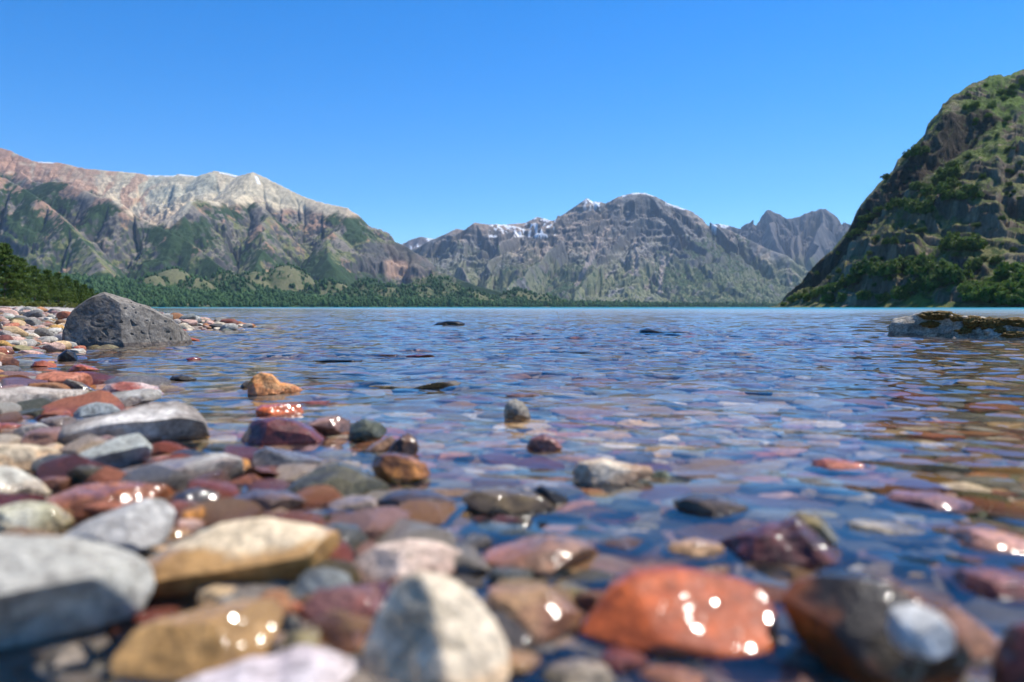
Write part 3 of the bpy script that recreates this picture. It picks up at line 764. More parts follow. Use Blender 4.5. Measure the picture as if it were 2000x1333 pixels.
b = N.n('ShaderNodeBsdfPrincipled'); N.l(N.ramp(N.noise(tc.outputs['Object'], 3, 4), [(.3, (.06, .045, .035)), (.7, (.17, .14, .11))]), b.inputs['Base Color']); b.inputs['Roughness'].default_value = .9
N.l(b.outputs[0], N.out.inputs[0]); m_bark = N.m
m_leaf = leaf_mat('beech_leaves', (.04, .075, .018), (.15, .22, .045))
m_leaf2 = leaf_mat('bright_leaves', (.05, .10, .015), (.17, .25, .045))
m_leaf3 = leaf_mat('shore_scrub_leaves', (.10, .13, .025), (.26, .27, .07))
def make_plant(kind, name, seed, mat, H, n_cl, per, size):
    rg = np.random.default_rng(seed)
    root = empty(name, (0, 0, 0))
    if kind == 'tree':
        t = rg.random(n_cl) ** .8
        env = np.interp(t, [0, .12, .35, .7, 1], [.18, .34, .36, .22, .04]) * H
        a = rg.uniform(0, 6.28, n_cl); rr = env * rg.random(n_cl) ** .5
        tier = np.round(t * 9) / 9 * .6 + t * .4
        z = H * (.12 + .86 * tier)
        cen = np.stack([np.cos(a) * rr, np.sin(a) * rr, z], 1)
        rad = np.stack([H * .085 * rg.uniform(.6, 1.3, n_cl)] * 2 + [H * .035 * rg.uniform(.7, 1.4, n_cl)], 1)
        paths = [([(0, 0, -.5), (rg.normal(0, .1), 0, H * .3), (0, rg.normal(0, .1), H * .65), (0, 0, H * .95)], [H * .03, H * .022, H * .013, H * .003])]
        for c in cen[:26]: paths.append(([(0, 0, c[2] * .8), c * np.array([.5, .5, .93]), c], [H * .008, H * .005, H * .002]))
    else:
        a = rg.uniform(0, 6.28, n_cl); u = rg.random(n_cl)
        lobes = rg.normal(0, .24, (6, 2)) * H
        l = lobes[rg.integers(0, 6, n_cl)]
        rr = H * .38 * rg.random(n_cl) ** .5
        z = H * (.14 + .76 * u * (1 - (rr / (H * .42)) ** 2 * .55))
        cen = np.stack([l[:, 0] + np.cos(a) * rr, l[:, 1] + np.sin(a) * rr, z * (1 - .2 * np.hypot(l[:, 0], l[:, 1]) / H)], 1)
        rad = np.stack([H * .10 * rg.uniform(.6, 1.4, n_cl)] * 3, 1)
        paths = []
        for c in cen[:16]: paths.append(([(0, 0, -.4), c * .45, c], [H * .02, H * .012, H * .003]))
    v, f, c = leaves(rg, cen, rad, per, size)
    mesh_obj('crown', v, f, mat, root, smooth=False, col=c)
    v, f = tubes(paths); mesh_obj('trunk', v, f, m_bark, root)
    return root
def copy_plant(root, name=None):
    r = root.copy(); S.collection.objects.link(r)
    for ch in root.children:
        c = ch.copy(); S.collection.objects.link(c); c.parent = r
    return r
used_root = set()
def place(proto, loc, sc, rz, tilt=0):
    if proto.name in used_root: o = copy_plant(proto)
    else: o = proto; used_root.add(proto.name)
    o.location = loc; o.scale = (sc[0], sc[0], sc[1]); o.rotation_euler = (0, tilt, rz)
    return o
ORD = ['first', 'second', 'third', 'fourth', 'fifth', 'sixth', 'seventh', 'eighth', 'ninth', 'tenth', 'eleventh', 'twelfth', 'thirteenth', 'fourteenth', 'fifteenth', 'sixteenth', 'seventeenth', 'eighteenth', 'nineteenth', 'twentieth']
# --- bushes on the right hillside: (zone, [(px, py of the foot, width px)...])
protoB = [make_plant('bush', 'hillside_shrub', 60 + k, m_leaf, 5.0, 150, 26, .26) for k in range(4)]
protoG = [make_plant('bush', 'hillside_shrub', 70 + k, m_leaf2, 5.0, 150, 26, .26) for k in range(3)]
ck = lambda L: [(1350 + .375 * a, 120 + .375 * (b_ + s / 2), s * .375) for a, b_, s in L]
ZN = [('in the diagonal thicket below the dark crag', 0, 1, ck([(1150, 665, 44), (1185, 650, 44), (1225, 675, 54), (1260, 630, 54), (1300, 580, 50), (1345, 545, 44), (1340, 590, 60), (1280, 690, 60), (1330, 705, 64), (1240, 725, 44), (1310, 650, 54), (1355, 640, 54)])),
      ('beside the thicket on the open grass', 0, 1, ck([(1460, 680, 64), (1412, 682, 54), (1385, 705, 40), (1500, 600, 26)])),
      ('above the long dark rock ledge', 0, 1, ck([(1060, 745, 44), (1100, 742, 44), (1130, 762, 60), (1172, 770, 60), (1212, 775, 60), (1020, 772, 35)])),
      ('clinging to the left skyline of the hill', 0, 0, ck([(930, 812, 34), (900, 838, 38), (878, 862, 38), (850, 885, 38), (960, 797, 30), (1000, 602, 32), (1100, 492, 34), (1150, 476, 54), (1198, 460, 44), (1352, 545, 30), (820, 905, 36)])),
      ('in the dark group on the middle slope', 0, 1, ck([(1335, 945, 84), (1400, 952, 74), (1468, 945, 84)])),
      ('on the mid slope above the low outcrop', 0, 0, ck([(1005, 942, 36), (1052, 942, 34), (960, 930, 30)])),
      ('standing alone on the lower grass', 0, 0, ck([(1460, 1062, 70), (1582, 1030, 40)])),
      ('in the dark belt along the lower hillside', 0, 1, ck([(880, 1085, 74), (930, 1080, 84), (990, 1080, 84), (1050, 1080, 74), (1110, 1062, 84), (1182, 1052, 90), (1150, 1078, 74), (1232, 1100, 74), (1292, 1090, 100), (1352, 1112, 100), (1272, 1142, 84), (1230, 1172, 74), (850, 1132, 64), (800, 1150, 54)])),
      ('near the waterline at the left tip of the hill', 1, 0, ck([(740, 1172, 60), (720, 1232, 60), (690, 1202, 50), (790, 1232, 50), (640, 1212, 50), (600, 1232, 44), (560, 1222, 40), (520, 1242, 34), (475, 1262, 24)])),
      ('low down between pale outcrops near the shore', 0, 0, ck([(1160, 1182, 60), (1080, 1212, 64), (1010, 1225, 50), (900, 1225, 50)])),
      ('in the green thicket at the right shore end', 1, 1, ck([(1440, 1172, 84), (1500, 1202, 84), (1562, 1212, 94), (1622, 1182, 94), (1680, 1110, 120), (1630, 1132, 94), (1732, 1102, 104), (1722, 1192, 104), (1550, 1162, 64), (1460, 1212, 84), (1642, 1232, 84), (1702, 1232, 84), (1790, 1150, 110), (1780, 1220, 100)])),
      ('scattered over the upper meadow near the summit', 1, 0, ck([(1650, 132, 30), (1640, 162, 30), (1700, 92, 30), (1722, 102, 30), (1450, 232, 28), (1400, 242, 26), (1532, 232, 28), (1600, 190, 26)]))]
rg = np.random.default_rng(12)
def scatter(n, x0, x1, y0, y1):
    out = []
    while len(out) < n:
        x, y = rg.uniform(x0, x1), rg.uniform(y0, y1)
        if y > np.interp(x, *H_prof()) + 12: out.append((x, y, rg.uniform(5, 11)))
    return out
ZN += [('among small lone bushes on the middle grassy slope', 0, 0, scatter(20, 1720, 1990, 430, 560)),
       ('among small lone bushes on the upper right slope', 0, 0, scatter(18, 1870, 2000, 250, 400)),
       ('among small lone bushes low on the left hillside', 0, 0, scatter(16, 1570, 1720, 500, 590)),
       ('among small bright bushes on the green top meadow', 1, 0, scatter(14, 1860, 2000, 165, 245))]
ne = 0
for zone, mi, dense, L in ZN:
    L = sorted(L)
    for i, (px, py, w) in enumerate(L):
        x, y, z = hill_at(px, min(py, 598.5))
        P = (protoG if mi else protoB)
        o = place(P[int(rg.integers(len(P)))], (x, y, z - .3), ((w * y / FPX) / 5.2 * rg.uniform(1.0, 1.2), (w * y / FPX) / 4.3 * rg.uniform(.85, 1.2)), rg.uniform(0, 6.28))
        tag(o, f'{ORD[i]} shrub from left {zone}', 'shrub', 'shrubs on the right hillside')
# --- stand of trees behind the beach on the left
protoT = [make_plant('tree', 'beech_tree', 80 + k, m_leaf, 10.0, 210, 34, .20) for k in range(4)]
TR = [(-95, 462, 128), (-45, 486, 132), (8, 476, 128), (40, 506, 138), (66, 520, 146), (92, 528, 150), (112, 533, 162), (130, 540, 168), (148, 548, 172), (164, 556, 182), (178, 564, 192), (30, 526, 165), (80, 541, 182), (190, 572, 205), (-70, 500, 150)]
def ground_z(x, y): return float(bed(np.array([x]), np.array([y]))[0])
for i, (px, top, D) in enumerate(sorted(TR)):
    c = at_dist(px, top, D); z = ground_z(c[0], D)
    hgt = c[2] - z
    o = place(protoT[i % 4], (c[0], D, z), (hgt / 10 * .86, hgt / 10), rg.uniform(0, 6.28))
    n_ = ORD[i]
    tag(o, f'{n_} tree from the left in the dark stand behind the beach', 'tree', 'trees behind the left beach')
tz_ = [(x_, D_) for x_, _, D_ in TR]
# understorey and yellow green scrub in front of the trees
protoS = [make_plant('bush', 'shore_scrub', 90 + k, m_leaf3, 1.2, 80, 22, .07) for k in range(2)]
SC = [(4, 62, 34, .40), (24, 66, 30, .36), (-18, 64, 36, .4), (62, 68, 26, .35), (84, 74, 24, .35), (104, 80, 22, .3), (124, 78, 26, .35), (142, 84, 20, .3), (160, 88, 18, .3)]
for i, (px, D, w, hh) in enumerate(sorted(SC)):
    c = at_dist(px, 590, D); z = ground_z(c[0], D)
    s = w * D / FPX / 1.2
    o = place(protoS[i % 2], (c[0], D, z - .03), (s, s * hh * 1.6), rg.uniform(0, 6.28))
    tag(o, f'{ORD[i]} yellow green scrub bush from the left at the top of the beach', 'bush', 'scrub bushes along the beach top')
# driftwood
px0, px1, D = 100, 142, 60
a_, c_ = at_dist(px0, 590, D), at_dist(px1, 590, D)
pts = [(0, 0, 0), (.5, .1, .06), (1.1, -.05, .05), (c_[0] - a_[0], .1, .1)]
v, f = tubes([([(p[0], p[1], p[2] + .05) for p in pts], [.07, .08, .06, .03]), ([(.9, 0, .08), (1.1, .1, .32)], [.03, .01])])
N = NT('driftwood'); b = N.n('ShaderNodeBsdfPrincipled'); tc = N.n('ShaderNodeTexCoord'); N.l(N.ramp(N.noise(tc.outputs['Object'], 9, 3), [(.3, (.32, .3, .27)), (.7, (.55, .52, .48))]), b.inputs['Base Color']); N.l(b.outputs[0], N.out.inputs[0])
tag(mesh_obj('driftwood_log', v, f, N.m, loc=(a_[0], D, ground_z(a_[0], D))), 'bleached driftwood log lying on the sandy beach before the trees', 'driftwood')
# ------------------------------------------------------------------ stones
def poly_radius(poly, c, th):
    """distance from c to the outline in each direction th"""
    p = np.asarray(poly, float) - c
    q = np.roll(p, -1, 0)
    r = np.full(th.shape, 1e9)
    ct, st = np.cos(th), np.sin(th)
    for (ax, ay), (bx, by) in zip(p, q):
        dx, dy = bx - ax, by - ay
        den = ct * dy - st * dx
        den = np.where(np.abs(den) < 1e-12, 1e-12, den)
        t = (ax * dy - ay * dx) / den
        s = (ax * st - ay * ct) / den
        r = np.where((t > 0) & (s >= -1e-6) & (s <= 1 + 1e-6), np.minimum(r, t), r)
    return np.where(r > 1e8, 0.5 * np.abs(p).max(), r)
def facet(V, seed, n, lo=.62, hi=.86, silh=False):
    rg = np.random.default_rng(seed)
    for _ in range(n):
        a = rg.normal(size=3)
        if not silh: a[1] = -abs(a[1]) - .6; a[2] = a[2] * .8 + .6
        a /= np.linalg.norm(a)
        h = V @ a
        lim = h.max() * rg.uniform(lo, hi)
        over = np.maximum(h - lim, 0)
        V = V - a * (over * .93)[:, None]
    return V
def relief(V, seed, amp, f0=1.6, octs=4, ridge=.3):
    r = np.linalg.norm(V, axis=1, keepdims=True); s = V / (np.abs(V).max() + 1e-9)
    d = 0; a = 1.0
    for k in range(octs):
        nn = noise3(s * f0 * 2 ** k + seed * 1.37 + 5 * k, seed + k)
        d = d + a * ((1 - ridge) * nn - ridge * (np.abs(nn) * 2 - .5)); a *= .5
    return V + V / (r + 1e-9) * (d * amp * np.abs(V).max())[:, None]
BVH = {}
def outline_stone(name, poly, yb=None, z0=0.0, T=.75, seed=1, nf=5, amp=.035, level=4, box=2.0, mat=None, parent=None, fl=.62, cen=None, cuts=(), sink=0.0):
    poly = np.array(poly, float)
    c = np.array(cen, float) if cen else np.array([(poly[:, 0].min() + poly[:, 0].max()) / 2, (poly[:, 1].min() + poly[:, 1].max()) / 2])
    if yb is None: yb = poly[:, 1].max()
    Wp = (poly[:, 0].max() - poly[:, 0].min()) / 2
    Yf = at_z(c[0], yb, z0)[1]
    half = Wp * Yf / FPX
    Td = half * T
    Yc = Yf + Td * .85
    C = at_dist(c[0], c[1], Yc)
    v = C - np.array([0, 0, CAM_H]); L = np.linalg.norm(v); d = v / L
    sc = L / FPX * (1 / math.cos(math.atan(abs(c[0] - 1000) / FPX)) ** 0)
    sc = Yc / FPX
    right = np.array([math.cos(math.atan2(d[0], d[1])), -math.sin(math.atan2(d[0], d[1])), 0])
    fwd = np.array([-right[1], right[0], 0]); fwd = fwd if fwd[1] > 0 else -fwd
    up = np.cross(right, d); up /= np.linalg.norm(up)
    if up[2] < 0: up = -up
    sp = abs(d[2]) / np.linalg.norm(d)
    U, F = ico(level)
    p = box
    rho = np.hypot(U[:, 0], U[:, 2]); dy = np.abs(U[:, 1])
    k = (rho ** p + dy ** p) ** (-1 / p)
    rho2 = rho * k; ey = U[:, 1] * k
    th = np.arctan2(U[:, 2], U[:, 0])
    rr = poly_radius(np.stack([poly[:, 0], -poly[:, 1]], 1), np.array([c[0], -c[1]]), th)
    # keep outline when the depth of the stone also shows from above
    Hh = (poly[:, 1].max() - poly[:, 1].min()) / 2 * sc
    Td = min(Td, .85 * Hh / max(sp, .02))
    comp = math.sqrt(max(.15, 1 - (Td * sp / max(Hh, 1e-6)) ** 2))
    V = np.stack([rho2 * rr * np.cos(th) * sc, ey * Td, rho2 * rr * np.sin(th) * sc * comp], 1)
    V = facet(V, seed, nf, fl + .06, .92)
    for cx_, cy_, cz_, fr_ in cuts:
        a_ = np.array([cx_, cy_, cz_]); a_ = a_ / np.linalg.norm(a_); h_ = V @ a_
        kk = .05 * h_.max(); V = V - a_ * (kk * np.log1p(np.exp(np.clip((h_ - h_.max() * fr_) / kk, -30, 30))))[:, None]
    V = relief(V, seed, amp, 1.8, 5)
    W = V[:, :1] * right + V[:, 1:2] * fwd + V[:, 2:3] * up
    o = mesh_obj(name, W, F, mat, parent, loc=(C[0], C[1], C[2] - sink))
    o.cycles.is_caustics_receiver = True
    return o, C, half, Td

# colours (dry reflectance)
CO = dict(palegrey=(.52, .50, .44), grey=(.31, .30, .27), bluegrey=(.23, .25, .24), darkgrey=(.12, .12, .12), black=(.035, .035, .035), maroon=(.27, .10, .08), brick=(.46, .17, .10),
          orange=(.62, .20, .07), tan=(.58, .41, .22), cream=(.72, .62, .47), ochre=(.52, .31, .10), pink=(.56, .37, .30), purple=(.33, .20, .19), brown=(.32, .185, .10),
          olive=(.25, .22, .11), green=(.22, .25, .20), white=(.74, .72, .70), lilac=(.43, .38, .34), rust=(.47, .22, .10))
HERO = []      # (short phrase, px, py)
def H(label, short, poly, ca, cb=None, **k):
    mk = {q: k.pop(q) for q in ('wetz', 'patch', 'pth', 'soft', 'speck', 'rough', 'bump', 'wetamp', 'vein', 'wc') if q in k}
    ca = CO[ca] if isinstance(ca, str) else ca
    cb = CO[cb] if isinstance(cb, str) else cb
    n = len(HERO)
    m = stone_mat('stone_surface', ca, cb, **mk)
    w = max(p[0] for p in poly) - min(p[0] for p in poly)
    o, C, hf, Td = outline_stone('stone', poly, seed=n * 7 + 3, level=k.pop('level', 5 if w > 70 else 4), mat=m, **k)
    tag(o, label, 'stone', 'stones on the lake shore')
    px = sum(p[0] for p in poly) / len(poly); py = sum(p[1] for p in poly) / len(poly)
    HERO.append((short, px, py)); OCC.append((C[0], C[1] , hf * .84, max(Td, hf * .4) * .72))
    return o
OCC = []
# --- the boulder
o_b, Cb, hb_, Tb = outline_stone('boulder', [(137, 668), (138, 646), (146, 622), (157, 607), (168, 596), (180, 587), (196, 577), (209, 571), (230, 579), (255, 585), (281, 596), (306, 611), (327, 624), (344, 639), (360, 658), (374, 680), (380, 702), (330, 712), (230, 714), (150, 708), (137, 690)],
    yb=677, T=.75, seed=5, nf=4, amp=.03, level=7, box=2.5, fl=.66, mat=stone_mat('boulder_surface', (.25, .23, .20), (.15, .138, .12), wetz=.022, patch=3.2, pth=.5, soft=.12, speck=.55, rough=.88, bump=1.5, wetamp=.006), cen=(245, 655))
# pits and cracks on the boulder
me = o_b.data; V = np.empty(len(me.vertices) * 3, np.float32); me.vertices.foreach_get('co', V); V = V.reshape(-1, 3)
nn = np.linalg.norm(V, axis=1, keepdims=True)
cr = np.abs(noise3(V * np.array([3.2, 3.2, 4.5]) + 3.3, 77)); cr2 = np.abs(noise3(V * 8.0 + 1.7, 78))
pit = noise3(V * 26.0, 79); rgh = noise3(V * 45.0, 80) + .3 * noise3(V * 95.0, 81)
dsp = -.004 * np.exp(-(cr / .02) ** 2) * sstep(.0, .3, noise3(V * 3.0 + 5, 85)) - .010 * sstep(.42, .6, pit) + .004 * noise3(V * 14.0, 84) + .0012 * rgh + .008 * noise3(V * 7.0, 83)
V = V + V / nn * dsp[:, None]; me.vertices.foreach_set('co', V.ravel().astype(np.float32)); me.update()
tag(o_b, 'big dark grey boulder standing in the shallows at the left shore', 'boulder')
HERO.append(('big boulder', 255, 640)); OCC.append((Cb[0], Cb[1], hb_, Tb))
# --- the mossy rock
o_m, Cm, hm_, Tm = outline_stone('mossy_rock', [(1756, 664), (1758, 648), (1763, 636), (1774, 624), (1796, 619), (1806, 613), (1840, 610), (1872, 616), (1884, 621), (1900, 619), (1940, 623), (1970, 627), (2010, 621), (2060, 620), (2110, 634), (2135, 665), (2120, 690), (1940, 694), (1790, 690), (1757, 678)],
    yb=663, T=.45, seed=19, nf=4, amp=.05, level=6, box=2.6, mat=stone_mat('mossy_rock_surface', (.52, .48, .40), (.22, .19, .15), wetz=.035, patch=6, pth=.56, soft=.10, speck=.8, bump=2.5, wetamp=.02), cen=(1945, 655))
me = o_m.data; V = np.empty(len(me.vertices) * 3, np.float32); me.vertices.foreach_get('co', V); V = V.reshape(-1, 3)
nn = np.linalg.norm(V, axis=1, keepdims=True)
dsp = .065 * noise3(V * 5.0, 90) + .03 * noise3(V * 14.0, 91) - .02 * sstep(.3, .6, noise3(V * 20.0, 92)) + .006 * noise3(V * 40.0, 93)
V = V + V / nn * dsp[:, None]; me.vertices.foreach_set('co', V.ravel().astype(np.float32)); me.update()
tag(o_m, 'low pale rock with brown moss cushions rising from the water on the right', 'rock')
HERO.append(('mossy rock', 1930, 645)); OCC.append((Cm[0], Cm[1], hm_, Tm))
from mathutils.bvhtree import BVHTree
bv = BVHTree.FromPolygons([tuple(Vector(v_.co) + o_m.location) for v_ in me.vertices], [tuple(p.vertices) for p in me.polygons])
N = NT('moss')
tc = N.n('ShaderNodeTexCoord')
b = N.n('ShaderNodeBsdfPrincipled'); N.l(N.ramp(N.noise(tc.outputs['Object'], 60, 4, .7), [(.3, (.045, .026, .008)), (.5, (.16, .095, .02)), (.72, (.28, .2, .05))]), b.inputs['Base Color']); b.inputs['Roughness'].default_value = .9
bp = N.n('ShaderNodeBump'); bp.inputs['Distance'].default_value = .01; N.l(N.noise(tc.outputs['Object'], 130, 4, .7), bp.inputs['Height']); N.l(bp.outputs[0], b.inputs['Normal']); N.l(b.outputs[0], N.out.inputs[0])
for q, (px, py, w, h) in enumerate([(1838, 617, 66, 16), (1824, 634, 40, 13), (1872, 622, 24, 12), (1905, 632, 44, 24), (1943, 635, 46, 24), (1888, 648, 34, 12), (1990, 633, 70, 20), (1985, 655, 44, 14), (1960, 646, 26, 12), (2050, 630, 60, 22)]):
    r = at_dist(px, py, 1.0) - np.array([0, 0, CAM_H]); dv = Vector(r).normalized()
    hit, nrm, idx, dist = bv.ray_cast(Vector((0, 0, CAM_H)), dv)
    if hit is None: continue
    U, F = ico(4); sc = hit.y / FPX / 2
    V = U * np.array([w * sc, w * sc * .8, h * sc * 1.15])
    V = V * (1 + .30 * noise3(U * 2.3 + q * 3, 200 + q) + .2 * noise3(U * 6 + q, 230 + q) + .12 * noise3(U * 16, 260 + q))[:, None]
    mo = mesh_obj('moss_cushion', V, F, N.m, o_m, loc=tuple(hit - o_m.location + Vector((0, w * sc * .35, 0))))

# --- stones one can tell apart, near to far; outlines in photo pixels
H('large pale grey stone with flat sunlit top in the bottom left corner', 'large pale grey corner stone', [(-60, 1045), (0, 1042), (72, 1053), (163, 1082), (217, 1104), (261, 1125), (283, 1151), (284, 1187), (254, 1238), (181, 1267), (90, 1296), (0, 1328), (-150, 1335), (-210, 1180)], (.52, .51, .45), (.40, .39, .34), yb=1300, nf=3, box=3, cuts=[(.1, -1, -.7, .42), (0, -.25, 1, .72)], wetz=.0, patch=7, rough=.85)
H('big tan stone with cream dry top and wet golden lower half', 'big cream and golden stone', [(254, 1118), (275, 1096), (326, 1064), (380, 1042), (428, 1020), (471, 1015), (525, 1013), (580, 1028), (634, 1042), (667, 1053), (676, 1075), (667, 1104), (645, 1136), (580, 1158), (507, 1176), (435, 1182), (362, 1172), (308, 1162), (275, 1140)], (.74, .60, .40), (.62, .40, .16), yb=1172, nf=3, cuts=[(0, -.9, -.6, .5), (-.1, -.55, 1, .6)], wc=(.50, .26, .06), wetz=.030, wetamp=.014, patch=8, pth=.6, rough=.75)
H('wet golden brown stone with one pale dry patch below the big cream stone', 'wet golden brown stone', [(268, 1216), (308, 1198), (362, 1198), (398, 1187), (489, 1183), (543, 1187), (558, 1212), (533, 1248), (525, 1285), (489, 1315), (398, 1335), (290, 1345), (225, 1335), (232, 1267)], (.66, .50, .30), (.50, .27, .09), yb=1325, nf=6, wc=(.50, .26, .06), wetz=.045, wetamp=.014, patch=9, pth=.5)
H('pale pinkish white stone cut off by the bottom edge left of centre', 'pinkish white bottom stone', [(333, 1333), (398, 1317), (471, 1292), (543, 1295), (572, 1277), (616, 1266), (652, 1285), (700, 1315), (730, 1345), (720, 1430), (400, 1430)], (.62, .56, .56), (.5, .42, .42), yb=1415, nf=5, wetz=-.01, patch=8)
H('large cream stone with dark cleft down its pointed front near the bottom', 'large pointed cream stone', [(687, 1296), (709, 1241), (745, 1176), (763, 1147), (788, 1122), (825, 1118), (861, 1125), (901, 1151), (944, 1187), (977, 1230), (995, 1267), (1002, 1303), (984, 1345), (926, 1370), (745, 1370), (701, 1330)], (.78, .66, .48), (.34, .28, .19), yb=1362, nf=4, box=2.4, cuts=[(-.75, -.8, .25, .42), (.5, -.7, .5, .6)], amp=.06, wetz=.016, wetamp=.012, patch=9, pth=.57, soft=.05)
H('flat pale peach stone just behind the large pointed cream stone', 'flat pale peach stone', [(658, 1129), (683, 1096), (727, 1067), (796, 1053), (854, 1060), (890, 1075), (915, 1093), (901, 1114), (825, 1122), (781, 1140), (752, 1160), (709, 1150)], (.74, .58, .46), (.60, .42, .32), yb=1150, nf=6, wetz=.004, wetamp=.004, patch=14)
H('smooth purple brown stone under shallow water left of the pointed cream stone', 'smooth purple brown stone', [(585, 1230), (590, 1180), (620, 1150), (680, 1145), (740, 1152), (752, 1175), (720, 1225), (700, 1275), (650, 1290), (600, 1270)], 'maroon', 'purple', yb=1280, z0=-.02, nf=3, wetz=1)
H('tiny dark conglomerate stone with pale spots wedged beside the golden stone', 'spotted conglomerate stone', [(535, 1240), (545, 1205), (570, 1198), (590, 1225), (585, 1265), (560, 1290), (540, 1275)], (.06, .07, .08), (.35, .36, .3), yb=1280, z0=-.01, nf=3, wetz=1, patch=60, pth=.58, soft=.03)
H('big bright orange stone breaking the water near the bottom right', 'big orange stone', [(1103, 1285), (1110, 1262), (1130, 1240), (1155, 1200), (1190, 1150), (1230, 1122), (1300, 1112), (1380, 1112), (1460, 1126), (1490, 1145), (1508, 1180), (1512, 1230), (1500, 1262), (1440, 1275), (1300, 1285), (1200, 1297), (1150, 1292)], (.56, .19, .065), (.40, .12, .045), yb=1270, nf=3, box=2.8, T=.6, cuts=[(.16, -.5, .84, .5)], wetz=1, patch=6, pth=.6, speck=.3, bump=.7)
H('brownish tan stone with rusty specks left of the big orange stone', 'rusty tan stone', [(950, 1150), (1060, 1145), (1110, 1180), (1148, 1205), (1090, 1260), (1070, 1310), (1010, 1300), (960, 1240)], (.50, .36, .22), (.42, .26, .18), yb=1300, z0=-.02, nf=4, wetz=1, patch=14)
H('dark stone with rusty brown cap at the bottom right', 'rusty capped dark stone', [(1527, 1185), (1555, 1152), (1610, 1128), (1680, 1118), (1740, 1130), (1790, 1160), (1850, 1200), (1880, 1260), (1860, 1330), (1720, 1350), (1620, 1330), (1560, 1260)], (.34, .14, .04), (.07, .06, .045), yb=1335, nf=6, wetz=1, patch=7, pth=.58, soft=.05)
H('small round white stone resting against the rusty capped dark stone', 'round white stone', [(1738, 1228), (1745, 1195), (1785, 1182), (1830, 1192), (1858, 1225), (1857, 1262), (1820, 1285), (1770, 1280), (1745, 1260)], (.58, .58, .55), (.45, .45, .42), yb=1322, z0=.02, nf=2, wetz=.0, T=.9)
H('jagged dark maroon rock poking out of the water right of centre', 'jagged maroon rock', [(1400, 1080), (1445, 1053), (1517, 1020), (1554, 1009), (1590, 1038), (1626, 1067), (1677, 1092), (1644, 1120), (1575, 1130), (1517, 1132), (1463, 1108)], (.22, .08, .07), (.13, .06, .06), yb=1108, nf=8, amp=.09, wetz=1, patch=10)
H('olive yellow stone leaning behind the jagged maroon rock', 'olive yellow stone', [(1540, 1012), (1560, 1000), (1590, 1003), (1620, 1025), (1638, 1052), (1632, 1066), (1600, 1062), (1560, 1035)], (.40, .34, .14), 'olive', yb=1070, nf=3, wetz=1)
H('cream and grey mottled stone awash right of the maroon rock', 'mottled cream stone', [(1648, 1038), (1670, 1022), (1740, 1019), (1810, 1030), (1830, 1045), (1838, 1078), (1800, 1083), (1740, 1070), (1680, 1067), (1652, 1055)], (.60, .56, .44), (.30, .29, .26), yb=1072, z0=-.008, nf=4, wetz=1, patch=18)
H('peach pink stone lying awash at the right edge', 'peach pink edge stone', [(1840, 1052), (1900, 1033), (1960, 1037), (2020, 1050), (2040, 1090), (1960, 1106), (1890, 1098), (1855, 1080)], (.72, .46, .34), (.55, .34, .28), yb=1096, z0=-.006, nf=4, wetz=1)
H('smooth pale yellow oval stone under clear water on the right', 'pale yellow oval stone', [(1582, 977), (1600, 963), (1650, 960), (1700, 975), (1712, 990), (1690, 1003), (1630, 1000), (1590, 990)], (.66, .58, .36), (.52, .45, .3), yb=1000, z0=-.014, nf=2, wetz=1)
H('long brown and purple banded stone running to the bottom right corner', 'long banded corner stone', [(1830, 1190), (1870, 1195), (1930, 1230), (1975, 1270), (1960, 1330), (1900, 1350), (1870, 1320), (1850, 1250)], (.40, .24, .14), (.36, .24, .24), yb=1345, z0=-.02, nf=4, wetz=1)
H('dark red brown stone cut off by the right edge at the bottom', 'dark red corner stone', [(1945, 1290), (1970, 1240), (2010, 1215), (2080, 1230), (2100, 1330), (2020, 1400), (1950, 1370)], (.20, .07, .05), 'maroon', yb=1380, nf=4, wetz=1)
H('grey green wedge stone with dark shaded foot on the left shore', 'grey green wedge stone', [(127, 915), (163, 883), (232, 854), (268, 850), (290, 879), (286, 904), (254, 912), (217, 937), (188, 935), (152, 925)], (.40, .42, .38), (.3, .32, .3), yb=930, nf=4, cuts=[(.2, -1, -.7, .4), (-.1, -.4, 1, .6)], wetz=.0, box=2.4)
H('long flat lilac grey stone with wet sparkling lower edge', 'long lilac grey stone', [(217, 937), (232, 915), (326, 901), (435, 892), (467, 904), (471, 935), (449, 957), (398, 961), (344, 957), (308, 947)], (.42, .40, .36), (.28, .23, .2), yb=955, nf=7, wetz=.022, box=2.8, patch=8)
H('lumpy rust brown stone with pale top between grey stones on the left', 'lumpy rust brown stone', [(91, 984), (109, 962), (152, 944), (217, 941), (261, 948), (312, 955), (337, 977), (308, 1004), (254, 1020), (181, 1023), (138, 1010)], (.55, .30, .17), (.34, .16, .08), yb=1010, nf=5, amp=.07, wetz=.035, wetamp=.015)
H('angular pale grey stone with dark blotch at its right end', 'angular pale grey stone', [(105, 1057), (163, 1024), (225, 999), (290, 980), (319, 988), (341, 1017), (325, 1055), (283, 1078), (232, 1108), (196, 1085), (163, 1070)], (.44, .43, .40), (.22, .21, .2), yb=1095, nf=8, box=2.6, wetz=.004, patch=8, pth=.6)
H('rounded cream green stone above the pale grey corner stone at the left edge', 'cream green round stone', [(-30, 1000), (0, 985), (54, 978), (101, 991), (134, 1024), (123, 1048), (91, 1058), (54, 1052), (-10, 1046)], (.60, .58, .46), (.36, .34, .22), yb=1050, nf=4, wetz=.012, patch=10)
H('creamy grey stone with droplets of light on it at the left edge', 'creamy grey edge stone', [(-60, 930), (0, 908), (29, 915), (65, 941), (94, 973), (72, 988), (0, 990), (-50, 985)], (.58, .56, .47), (.45, .43, .36), yb=985, nf=4, wetz=.02)
